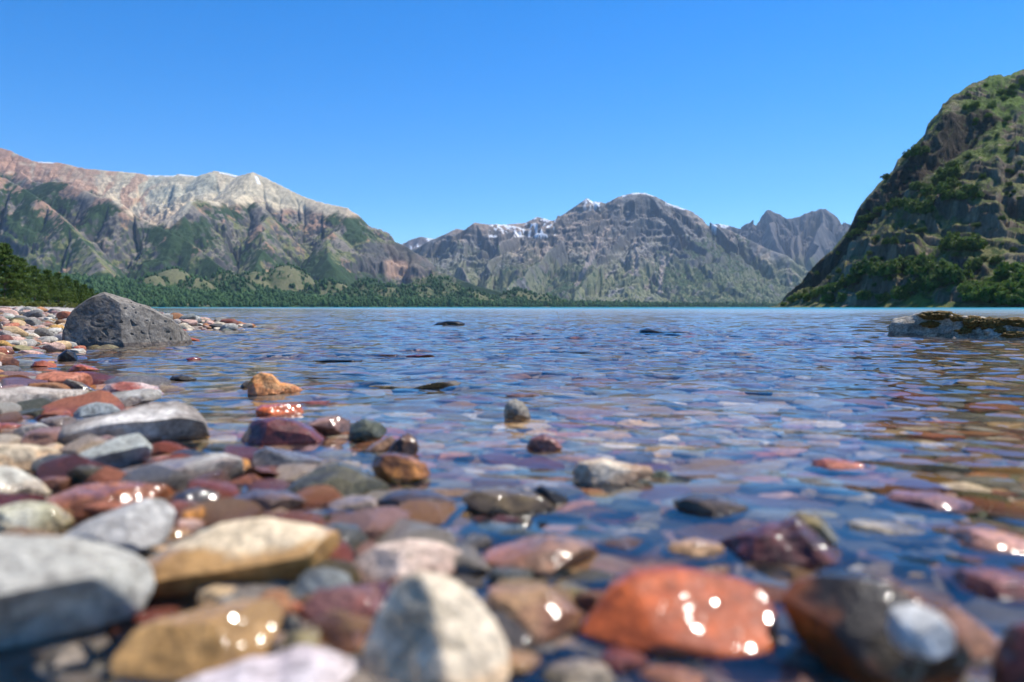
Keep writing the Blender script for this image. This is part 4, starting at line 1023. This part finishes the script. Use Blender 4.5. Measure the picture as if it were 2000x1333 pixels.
H('rough cream brown stone at the left edge below the long grey slabs', 'rough cream brown stone', [(-40, 872), (0, 862), (54, 868), (101, 883), (134, 908), (127, 924), (72, 932), (20, 922), (-30, 915)], (.56, .46, .32), (.32, .26, .17), yb=922, nf=5, amp=.05, wetz=.018)
H('dark plum stone squeezed between the cream brown and wedge stones', 'dark plum stone', [(70, 950), (80, 935), (105, 930), (135, 936), (142, 950), (120, 966), (90, 968)], (.26, .15, .11), 'brown', yb=965, nf=4, wetz=.05)
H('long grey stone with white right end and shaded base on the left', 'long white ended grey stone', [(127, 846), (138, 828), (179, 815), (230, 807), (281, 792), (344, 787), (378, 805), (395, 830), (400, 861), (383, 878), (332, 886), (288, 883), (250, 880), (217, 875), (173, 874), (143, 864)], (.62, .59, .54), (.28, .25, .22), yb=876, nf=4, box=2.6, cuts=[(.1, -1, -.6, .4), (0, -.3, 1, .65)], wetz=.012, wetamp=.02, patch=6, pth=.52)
H('small blue grey stone with dark side in front of the long flat slab', 'small blue grey stone', [(139, 815), (158, 795), (189, 784), (217, 792), (232, 805), (214, 814), (179, 820), (153, 822)], (.30, .33, .33), (.2, .22, .22), yb=818, nf=6, wetz=.006)
H('long flat grey slab with mottled dark edge on the left shore', 'long flat grey slab', [(128, 787), (153, 774), (217, 769), (281, 763), (309, 767), (311, 779), (276, 789), (250, 801), (230, 799), (204, 789), (163, 789)], (.44, .43, .39), (.24, .22, .19), yb=795, nf=6, box=3, wetz=.012)
H('broad flat pale slab reaching out of the left edge', 'broad pale slab', [(-60, 768), (0, 760), (51, 756), (102, 764), (163, 769), (143, 783), (77, 791), (38, 807), (0, 803), (-50, 798)], (.50, .45, .39), (.38, .33, .28), yb=800, nf=6, box=3, wetz=.008)
H('small dark pyramid shaped stone above the long flat grey slab', 'dark pyramid stone', [(115, 764), (133, 739), (158, 748), (191, 769), (153, 773), (125, 771)], (.13, .11, .09), (.2, .17, .14), yb=769, nf=6, wetz=.02)
H('pink white topped red stone awash behind the long flat grey slab', 'pink topped red stone', [(196, 768), (212, 750), (242, 745), (276, 749), (303, 758), (318, 776), (309, 787), (280, 773), (217, 774)], (.58, .46, .43), (.38, .13, .1), yb=775, nf=4, wetz=.02)
H('small wet black stone in the inlet below the boulder', 'small wet black stone', [(114, 706), (115, 695), (130, 683), (145, 690), (151, 700), (148, 709), (130, 710)], 'black', yb=706, nf=5, wetz=1)
H('small maroon stone awash right of and below the boulder', 'small maroon stone', [(358, 707), (365, 700), (378, 697), (392, 700), (396, 707), (380, 710)], (.28, .08, .07), yb=706.5, nf=2, wetz=1)
H('bright orange pebble touching the right foot of the boulder', 'orange pebble at the boulder', [(366, 663), (370, 659), (380, 661), (390, 664), (388, 668), (370, 667)], (.62, .2, .06), yb=665.5, nf=2, wetz=1)
H('flat dark stone awash in front of the boulder', 'flat dark awash stone', [(331, 742), (338, 734), (355, 731), (375, 736), (385, 742), (360, 746)], (.10, .09, .07), yb=742, nf=2, wetz=1)
H('orange red stone in the inlet nearest the small wet black stone', 'orange red inlet stone', [(135, 724), (145, 713), (160, 711), (180, 718), (192, 724), (160, 728)], (.55, .2, .09), yb=725, nf=3, wetz=1)
H('rusty orange stone awash at the head of the inlet', 'rusty inlet stone', [(62, 716), (70, 706), (85, 704), (106, 712), (108, 718), (80, 720)], (.48, .18, .10), yb=717, nf=3, wetz=1)
H('reddish brown stone at the left edge beside the inlet', 'reddish left edge stone', [(-20, 705), (0, 691), (20, 695), (33, 707), (32, 717), (0, 720)], (.34, .18, .11), yb=716, nf=4, wetz=.04)
H('upper brown stone at the left edge beside the inlet', 'upper brown edge stone', [(-15, 690), (0, 681), (18, 682), (26, 689), (22, 695), (0, 697)], (.34, .17, .13), yb=694, nf=4, wetz=.03)
H('tan orange stone with pointed peak standing in the shallows', 'pointed tan orange stone', [(486, 775), (488, 746), (496, 735), (512, 727), (532, 732), (548, 748), (572, 752), (594, 766), (590, 782), (530, 786), (492, 784)], (.74, .32, .11), (.62, .34, .16), yb=770, nf=6, amp=.06, wetz=.02, patch=12)
H('dark little stone hugging the left side of the pointed orange stone', 'dark little stone', [(468, 760), (474, 748), (486, 744), (494, 756), (490, 764)], (.12, .11, .09), yb=761, nf=3, wetz=1)
H('rectangular orange stone behind the large maroon stone', 'rectangular orange stone', [(500, 818), (501, 797), (512, 790), (560, 789), (586, 792), (592, 808), (584, 820), (540, 822)], (.66, .22, .07), (.5, .16, .06), yb=813, nf=4, box=3.2, wetz=.03)
H('large maroon stone with white tipped top rising from the water', 'large maroon stone', [(458, 872), (476, 840), (496, 820), (540, 813), (572, 820), (608, 836), (630, 856), (640, 872), (600, 884), (520, 886)], (.22, .085, .075), (.34, .2, .18), yb=868, nf=7, wetz=.05, patch=6, pth=.62)
H('speckled pink grey stone right of the large maroon stone', 'speckled pink grey stone', [(592, 826), (624, 816), (660, 812), (684, 824), (686, 842), (656, 854), (632, 850), (608, 842)], (.46, .32, .27), (.2, .15, .13), yb=848, nf=4, wetz=.03, patch=24)
H('round grey green stone right of the speckled pink stone', 'round grey green stone', [(680, 858), (684, 830), (712, 816), (740, 824), (757, 842), (742, 862), (704, 872)], (.22, .25, .19), (.12, .14, .1), yb=858, nf=3, wetz=1, patch=20)
H('blue grey slab lying under thin water in front of the maroon stone', 'blue grey slab', [(486, 922), (498, 882), (520, 870), (560, 880), (616, 897), (642, 906), (600, 928), (530, 938)], (.20, .22, .24), (.3, .26, .24), yb=930, z0=-.012, nf=4, wetz=1)
H('broad dark olive stone with sparkling crest left of the amber stone', 'broad dark olive stone', [(550, 960), (580, 935), (620, 912), (660, 903), (700, 915), (740, 940), (765, 960), (740, 982), (680, 990), (600, 990), (565, 980)], (.20, .20, .13), (.13, .13, .09), yb=972, nf=6, wetz=1, patch=14)
H('glossy amber stone with dark underside left of centre', 'glossy amber stone', [(722, 908), (730, 890), (763, 884), (796, 890), (832, 908), (841, 930), (803, 952), (763, 952), (739, 935)], (.66, .36, .10), (.28, .14, .05), yb=940, nf=6, amp=.06, wetz=1, patch=12)
H('knobbly dark brown stone just behind the glossy amber stone', 'knobbly dark brown stone', [(752, 888), (772, 860), (795, 847), (812, 855), (818, 875), (810, 894), (790, 896)], (.20, .11, .05), 'black', yb=889, nf=5, amp=.1, wetz=1)
H('thin tan wedge of stone left of the knobbly dark brown stone', 'thin tan wedge', [(705, 885), (730, 866), (765, 850), (775, 862), (760, 884), (725, 894)], (.44, .3, .19), yb=886, z0=-.004, nf=4, wetz=1)
H('dark brown speckled stone below the amber stone', 'dark brown speckled stone', [(732, 980), (763, 960), (803, 955), (854, 962), (892, 982), (861, 1002), (803, 1006), (756, 995)], (.20, .14, .09), (.12, .09, .07), yb=998, nf=4, wetz=1, patch=24)
H('olive brown speckled stone at the centre with glint on its right end', 'olive brown speckled stone', [(899, 968), (926, 952), (980, 950), (1028, 959), (1064, 973), (1088, 996), (1053, 1010), (962, 1006), (917, 994)], (.30, .25, .15), (.16, .13, .09), yb=1000, nf=4, wetz=1, patch=26)
H('small glossy black stone touching the olive brown speckled stone', 'small glossy black stone', [(1040, 957), (1055, 948), (1080, 955), (1105, 968), (1113, 980), (1100, 990), (1071, 978)], 'black', yb=982, nf=4, wetz=1)
H('small grey pebble standing upright in the water near the middle', 'upright grey pebble', [(984, 806), (986, 793), (994, 783), (1006, 779), (1020, 785), (1030, 797), (1037, 815), (1034, 835), (1000, 838), (986, 828)], (.36, .33, .27), (.22, .2, .16), yb=816, nf=3, wetz=.012, T=.9)
H('rough pinkish brown stone below and right of the upright pebble', 'rough pinkish brown stone', [(1028, 874), (1038, 855), (1062, 847), (1085, 857), (1100, 874), (1082, 890), (1045, 890)], (.44, .24, .19), (.28, .15, .13), yb=880, nf=4, amp=.09, wetz=1)
H('dark teal slab under water above the brown domed stone', 'dark teal slab', [(892, 1058), (905, 1035), (960, 1018), (1050, 1032), (1062, 1042), (1030, 1060), (940, 1082)], (.10, .16, .18), (.14, .2, .22), yb=1078, z0=-.018, nf=3, wetz=1)
H('broad brown domed stone with orange tinge behind the orange stone', 'broad brown domed stone', [(910, 1120), (948, 1082), (1000, 1064), (1071, 1040), (1143, 1052), (1182, 1084), (1143, 1114), (1071, 1136), (962, 1134)], (.36, .25, .17), (.44, .22, .12), yb=1120, z0=-.002, nf=4, wetz=1, patch=7)
H('grey brown stone under water directly above the orange stone', 'grey brown sunken stone', [(1080, 1140), (1110, 1118), (1180, 1108), (1260, 1102), (1290, 1110), (1230, 1140), (1180, 1168), (1110, 1166)], (.34, .30, .26), 'brown', yb=1160, z0=-.02, nf=3, wetz=1)
H('brick red angular stone under water right of the teal slab', 'brick red sunken stone', [(1146, 1022), (1170, 1004), (1240, 1006), (1254, 1030), (1210, 1044), (1165, 1040)], (.58, .24, .17), 'brick', yb=1038, z0=-.014, nf=5, wetz=1)
H('cream topped layered stone awash right of centre', 'cream layered stone', [(1116, 925), (1130, 905), (1175, 895), (1205, 902), (1272, 912), (1278, 922), (1230, 946), (1160, 955), (1125, 945)], (.70, .60, .46), (.42, .28, .18), yb=946, nf=6, wetz=.005, patch=16)
H('faint green stone under water beside the cream layered stone', 'faint green sunken stone', [(1268, 935), (1280, 920), (1300, 918), (1312, 932), (1305, 950), (1280, 950)], (.34, .42, .26), 'green', yb=950, z0=-.016, nf=2, wetz=1)
H('dark mottled stone just breaking the surface left of the maroon rock', 'dark mottled awash stone', [(1310, 985), (1340, 968), (1400, 965), (1455, 985), (1480, 1006), (1440, 1024), (1370, 1020), (1325, 1005)], (.20, .16, .11), (.10, .08, .06), yb=1014, z0=-.002, nf=4, wetz=1, patch=20)
H('salmon red stone under water in the right middle', 'salmon red sunken stone', [(1585, 905), (1620, 896), (1680, 902), (1712, 925), (1700, 938), (1640, 922), (1600, 915)], (.66, .30, .20), 'brick', yb=934, z0=-.012, nf=4, wetz=1)
H('broad purple stone under water on the right beside the oval stone', 'broad purple sunken stone', [(1720, 990), (1750, 965), (1830, 958), (1890, 975), (1912, 1010), (1860, 1030), (1790, 1028), (1740, 1015)], (.36, .22, .24), 'purple', yb=1026, z0=-.016, nf=3, wetz=1)
H('dark rock barely breaking the lake surface near the far water centre', 'far dark rock', [(846, 636), (856, 630), (872, 627), (895, 627), (908, 632), (905, 641), (860, 641)], (.06, .055, .035), yb=636.5, nf=3, amp=.08, wetz=1)
H('low dark rock with tapering right end breaking the lake surface', 'tapering dark rock', [(1246, 654), (1250, 645), (1262, 641), (1285, 645), (1308, 648.5), (1330, 648), (1352, 651), (1335, 657), (1270, 658)], (.05, .045, .035), yb=652.5, nf=2, wetz=1)
H('long low brown ledge of rock just breaking the surface at middle distance', 'long low brown ledge', [(700, 750), (730, 745), (790, 743), (850, 741), (890, 739), (906, 746), (915, 757), (850, 762), (750, 760)], (.15, .12, .07), (.28, .25, .15), yb=756, sink=.004, nf=3, wetz=1, amp=.05)
H('low brown rock awash right of the long low ledge', 'low brown awash rock', [(985, 766), (1010, 761), (1045, 762), (1062, 768), (1055, 781), (1010, 782)], (.28, .17, .11), yb=776, sink=.008, nf=3, wetz=1)
H('thin dark rock line breaking the surface left of the middle', 'thin dark rock line', [(612, 703), (640, 700.5), (690, 701), (710, 704), (700, 710), (640, 710)], (.06, .05, .05), yb=706, nf=2, wetz=1)
H('thin brown rock awash above the thin dark rock line', 'thin brown rock', [(722, 694), (745, 690.5), (775, 692), (782, 696), (760, 700), (730, 699)], (.14, .09, .08), yb=696.5, nf=2, wetz=1)
H('thin maroon rock awash above and right of the long low ledge', 'thin maroon rock', [(790, 696), (815, 691.5), (840, 692.5), (850, 696.5), (830, 700), (800, 700)], (.22, .08, .08), yb=697, nf=2, wetz=1)
H('dark sliver of rock awash right of the middle', 'dark sliver of rock', [(1092, 690), (1115, 686), (1150, 686), (1172, 690), (1140, 694), (1110, 694)], (.07, .05, .05), yb=690.5, nf=2, wetz=1)
H('dark speckled ripple rock awash above the pointed tan orange stone', 'dark ripple rock', [(560, 738), (590, 732), (640, 731), (720, 735), (735, 741), (690, 746), (600, 745)], (.06, .05, .035), (.25, .2, .13), yb=740, nf=2, wetz=1, patch=18)
H('grey olive stone shoulder left of the big cream and golden stone', 'dark shadowed grey stone', [(560, 1060), (600, 1035), (660, 1022), (700, 1030), (722, 1058), (700, 1085), (640, 1092)], (.14, .15, .12), 'darkgrey', yb=1080, nf=4, wetz=1)
H('wet brown grey stone right of the lilac grey stone', 'wet brown grey stone', [(418, 1000), (440, 972), (500, 955), (560, 962), (605, 985), (590, 1005), (520, 1018), (450, 1015)], (.26, .19, .15), (.18, .14, .12), yb=1008, nf=5, wetz=.06)
H('dark grey rounded stone in shadow under the long lilac stone', 'shaded dark grey stone', [(330, 985), (345, 962), (385, 952), (420, 962), (432, 985), (405, 1005), (360, 1008)], (.13, .13, .14), 'darkgrey', yb=1000, nf=4, wetz=.05)
H('golden brown leaf shaped stone between grey stones left of centre', 'golden leaf shaped stone', [(342, 1012), (360, 995), (398, 990), (402, 1010), (408, 1030), (380, 1040), (348, 1038)], (.56, .32, .10), 'ochre', yb=1036, nf=4, wetz=.08)

H('grey tan stone cut off by the bottom edge left of the big orange stone', 'grey tan bottom stone', [(1040, 1345), (1070, 1305), (1130, 1288), (1190, 1300), (1215, 1345), (1180, 1390), (1080, 1390)], (.38, .35, .28), 'olive', yb=1380, z0=-.01, nf=4, wetz=.03)
H('reddish brown stone cut off by the bottom edge under the big orange stone', 'reddish bottom stone', [(1225, 1345), (1260, 1312), (1320, 1300), (1375, 1318), (1400, 1350), (1370, 1390), (1260, 1390)], (.48, .27, .18), 'brown', yb=1380, z0=-.01, nf=4, wetz=1)
H('dusky purple slab under water between the orange and rusty capped stones', 'dusky purple slab', [(1390, 1330), (1410, 1300), (1480, 1290), (1560, 1305), (1590, 1345), (1560, 1400), (1420, 1400)], (.34, .24, .24), 'purple', yb=1390, z0=-.02, nf=3, wetz=1)
H('flat pinkish grey slab under water above the rusty capped stone', 'flat pinkish grey slab', [(1680, 1108), (1700, 1090), (1760, 1082), (1820, 1092), (1835, 1112), (1780, 1128), (1710, 1126)], (.50, .34, .30), 'pink', yb=1125, z0=-.008, nf=3, wetz=1)
H('broad plum coloured stone lying under water by the right edge', 'broad plum stone', [(1850, 1150), (1880, 1120), (1940, 1112), (2010, 1125), (2030, 1170), (1980, 1200), (1900, 1195)], (.34, .19, .18), 'maroon', yb=1198, z0=-.012, nf=4, wetz=1)
H('sandy brown stone just under water left of the jagged maroon rock', 'sandy brown stone', [(1290, 1090), (1310, 1062), (1360, 1050), (1410, 1062), (1425, 1090), (1380, 1108), (1320, 1106)], (.52, .38, .25), 'tan', yb=1105, z0=-.008, nf=4, wetz=1)

# --- generic river stones
BASE = []
for q in range(30):
    rg = np.random.default_rng(900 + q)
    U, F = ico(4)
    V = U / (np.sum(np.abs(U) ** 2.5, 1, keepdims=True) ** (1 / 2.5))
    V = facet(V, 40 + q, int(rg.integers(5, 11)), .58, .88, True)
    V = relief(V, 300 + q, .07, 1.3, 3)
    ax = np.array([1.0, rg.uniform(.6, .95), rg.uniform(.36, .62)])
    V = V / np.abs(V).max(0) * ax
    U2, F2 = ico(2)
    BASE.append((V, F, V[:len(U2)], F2, ax))
def size_at(rg, n): return np.clip(np.exp(rg.normal(math.log(.042), .42, n)), .016, .105)
class Packer:
    def __init__(s): s.cells = {}; s.g = .25
    def ok(s, x, y, r, k=.78):
        cx, cy = int(x // s.g), int(y // s.g)
        for i in range(cx - 1, cx + 2):
            for j in range(cy - 1, cy + 2):
                for (a, b_, c) in s.cells.get((i, j), ()):
                    if (a - x) ** 2 + (b_ - y) ** 2 < (k * (c + r)) ** 2: return False
        return True
    def add(s, x, y, r): s.cells.setdefault((int(x // s.g), int(y // s.g)), []).append((x, y, r))
pk = Packer()
rg = np.random.default_rng(31)
cand = []
def throw(n, y0, y1, spread, rscale=1.0, k=.78):
    ys = (y0 ** 2 + rg.random(n) * (y1 ** 2 - y0 ** 2)) ** .5
    xs = rg.uniform(-1, 1, n) * (ys * spread + .25)
    rs_ = np.sort(size_at(rg, n) * rscale)[::-1]
    for x, y, r in zip(xs, ys, rs_):
        bad = False
        for (a, b_, hw, hd) in OCC:
            if ((x - a) / (hw + .4 * r)) ** 2 + ((y - b_) / (hd + .4 * r)) ** 2 < 1: bad = True; break
        if (y < .75 and r > .05) or (y < 1.9 and r > .054): continue
        if bad or not pk.ok(x, y, r * .86, k): continue
        pk.add(x, y, r * .86); cand.append((x, y, r))
throw(18000, .60, 2.8, 1.05, 1.0, .70)
throw(34000, 2.8, 7.5, .95, .80, .74)
throw(16000, 7.5, 13, .78, 1.05, .74)
nmain = len(cand)
pk = Packer()
for c_ in cand: pk.add(c_[0], c_[1], c_[2] * .62)
throw(16000, .55, 2.6, .70, .42, .62)          # small gravel in the gaps
cand = np.array(cand)
bz = bed(cand[:, 0], cand[:, 1]); sd = shore_sd(cand[:, 0], cand[:, 1])
NAMES = ['maroon', 'brick', 'pink', 'grey', 'bluegrey', 'olive', 'tan', 'cream', 'darkgrey', 'purple', 'ochre', 'palegrey', 'brown', 'lilac', 'rust', 'green']
WET_P = np.array([.8, .8, .9, 1.5, .9, 1.3, 1.6, .8, .7, .7, .7, .8, 1.6, .5, 1.2, .6]); DRY_P = np.array([.4, .3, 1.9, 1.3, .5, .4, 1.0, 1.5, .3, .5, .12, 2.4, .5, 1.6, .5, .3])
WET_P /= WET_P.sum(); DRY_P /= DRY_P.sum()
recs = []
for qi, ((x, y, r), z, s) in enumerate(zip(cand, bz, sd)):
    bi = int(rg.integers(0, len(BASE))); ax = BASE[bi][4]
    sq = 1.0 if s < .1 else .8
    rz = rg.uniform(0, 6.28)
    cz = z + r * ax[2] * sq * rg.uniform(.35, .75)
    if s > .35: cz = min(cz, -.006 - r * ax[2] * sq + (.034 * rg.random() ** 1.5 if y < 1.7 else .012 * rg.random()))
    if y < 1.0: cz = min(cz, .012 + .03 * (y - .6) - r * ax[2] * sq)
    ci = int(rg.choice(len(NAMES), p=DRY_P if s < -.15 else WET_P))
    px, py = project(x, y, cz)
    vis = (-40 < px < 2040) and (py < 1370)
    area = (r * FPX / y) ** 2 * ((.14 + .5 * .25 / y) if s > 0 else .5)
    if qi >= nmain: cz = z + r * .1; area *= .02
    recs.append([x, y, r, cz, rz, bi, ci, sq, px, py, area if vis else 0, s])
recs.sort(key=lambda q: -q[10])
NIND = 300 - len(HERO)
ind, rest = recs[:NIND], recs[NIND:]
CNAME = dict(maroon='maroon', brick='brick red', pink='pinkish', grey='grey', bluegrey='blue grey', olive='olive brown', tan='tan', cream='cream', darkgrey='dark grey', purple='purplish', ochre='ochre', palegrey='pale grey', brown='brown', lilac='lilac grey', rust='rusty brown', green='greenish')
mats = {}
def pal(ci, wet):
    if (ci, wet) not in mats:
        mats[(ci, wet)] = stone_mat('stone_surface', CO[NAMES[ci]], tuple(c * .62 for c in CO[NAMES[ci]]), wetz=(.12 if wet else .012), patch=11 + ci, pth=.55, speck=.5)
    return mats[(ci, wet)]
used = set()
shared = {}
for (x, y, r, cz, rz, bi, ci, sq, px, py, area, s) in ind:
    V, F, _, _, ax = BASE[bi]
    wet = bool(s > -.75 and y < 4.2 and rg.random() < .72)
    key = (bi, ci, wet)
    if key not in shared:
        o = mesh_obj('stone', V, F, pal(ci, wet)); shared[key] = o
    else:
        o = shared[key].copy(); S.collection.objects.link(o)
    # bring the shared unit shape to this stone's real size
    o.scale = (r, r, r * sq); o.rotation_euler = (rg.uniform(-.2, .2), rg.uniform(-.2, .2), rz); o.location = (x, y, cz)
    o.cycles.is_caustics_receiver = True
    big = 'tiny' if r < .028 else 'small' if r < .042 else 'middling' if r < .06 else 'large'
    fl = 'flat' if ax[2] < .44 else 'rounded' if ax[1] > .8 else 'oblong'
    state = 'wet' if (wet and cz > 0) else 'dry' if cz - r * ax[2] * .3 > .01 else ('half wet' if cz + r * ax[2] * sq > .008 else 'sunken')
    hs_ = sorted(HERO, key=lambda h_: (h_[1] - px) ** 2 + 2.5 * (h_[2] - py) ** 2)[:5]
    lab = None
    for ext in range(3):
        for (sh, hx_, hy_) in hs_:
            dx, dy = px - hx_, (py - hy_) * 1.6
            rel = ('right of' if dx > 0 else 'left of') if abs(dx) > abs(dy) else ('below' if dy > 0 else 'above')
            if ext == 1: rel = ('below and ' if dy > 0 else 'above and ') + ('right of' if dx > 0 else 'left of')
            if ext == 2: rel = 'a little way ' + rel
            t_ = f'{big} {fl} {CNAME[NAMES[ci]]} {state} stone {rel} the {sh}'
            if t_ not in used and len(t_.split()) <= 16: lab = t_; break
        if lab: break
    used.add(lab or t_)
    tag(o, lab or t_, 'stone', 'stones on the lake shore')
# the remaining cobbles, too many to single out
VS, FS, CS, base = [], [], [], 0
for (x, y, r, cz, rz, bi, ci, sq, px, py, area, s) in rest:
    V, F, V2, F2, ax = BASE[bi]
    v, f = (V2, F2) if (y > 2.6 or area == 0) else (V, F)
    c, s_ = math.cos(rz), math.sin(rz)
    v = v * np.array([r, r, r * sq]); tl = rg.uniform(-.2, .2)
    v = np.stack([v[:, 0] * c - v[:, 1] * s_ + x, v[:, 0] * s_ + v[:, 1] * c + y, v[:, 2] + v[:, 0] * tl + cz], 1)
    VS.append(v); FS.append(f + base); base += len(v)
    silt = .5 if (s > .3 and y > 2.2) else 1.0
    base_c = np.array([CO[NAMES[ci]]]) * rg.uniform(.6, 1.25)
    CS.append(np.repeat(base_c * silt + (1 - silt) * np.array([[.10, .088, .062]]) * rg.uniform(.5, 1.6), len(v), 0))
cb_ = mesh_obj('cobbles', np.concatenate(VS), np.concatenate(FS), stone_mat('cobble_surface', (1, 1, 1), attr=True, wetz=.012, patch=10, pth=.6), col=np.concatenate(CS))
cb_.cycles.is_caustics_receiver = True
tag(cb_, 'mass of smaller pink, grey and cream cobbles on the bank and lake bed', 'cobbles', kind='stuff')
print('STONES', len(HERO), len(ind), len(rest), 'dup labels', len(ind) - len(used), 'verts', base)
# ------------------------------------------------------------------ air between the camera and the mountains
hb = 16000.0
v = np.array([(x, y, z) for x in (-hb, hb) for y in (-2500, 15500) for z in (-60, 2700)], float)
f = [(0, 1, 3, 2), (4, 6, 7, 5), (0, 4, 5, 1), (2, 3, 7, 6), (0, 2, 6, 4), (1, 5, 7, 3)]
N = NT('air')
vp = N.n('ShaderNodeVolumePrincipled'); vp.inputs['Density'].default_value = 2.1e-5; vp.inputs['Color'].default_value = (.55, .76, 1, 1); vp.inputs['Anisotropy'].default_value = .2
N.l(vp.outputs[0], N.out.inputs[1])
tag(mesh_obj('haze', v, np.array(f), N.m, smooth=False), kind='stuff')
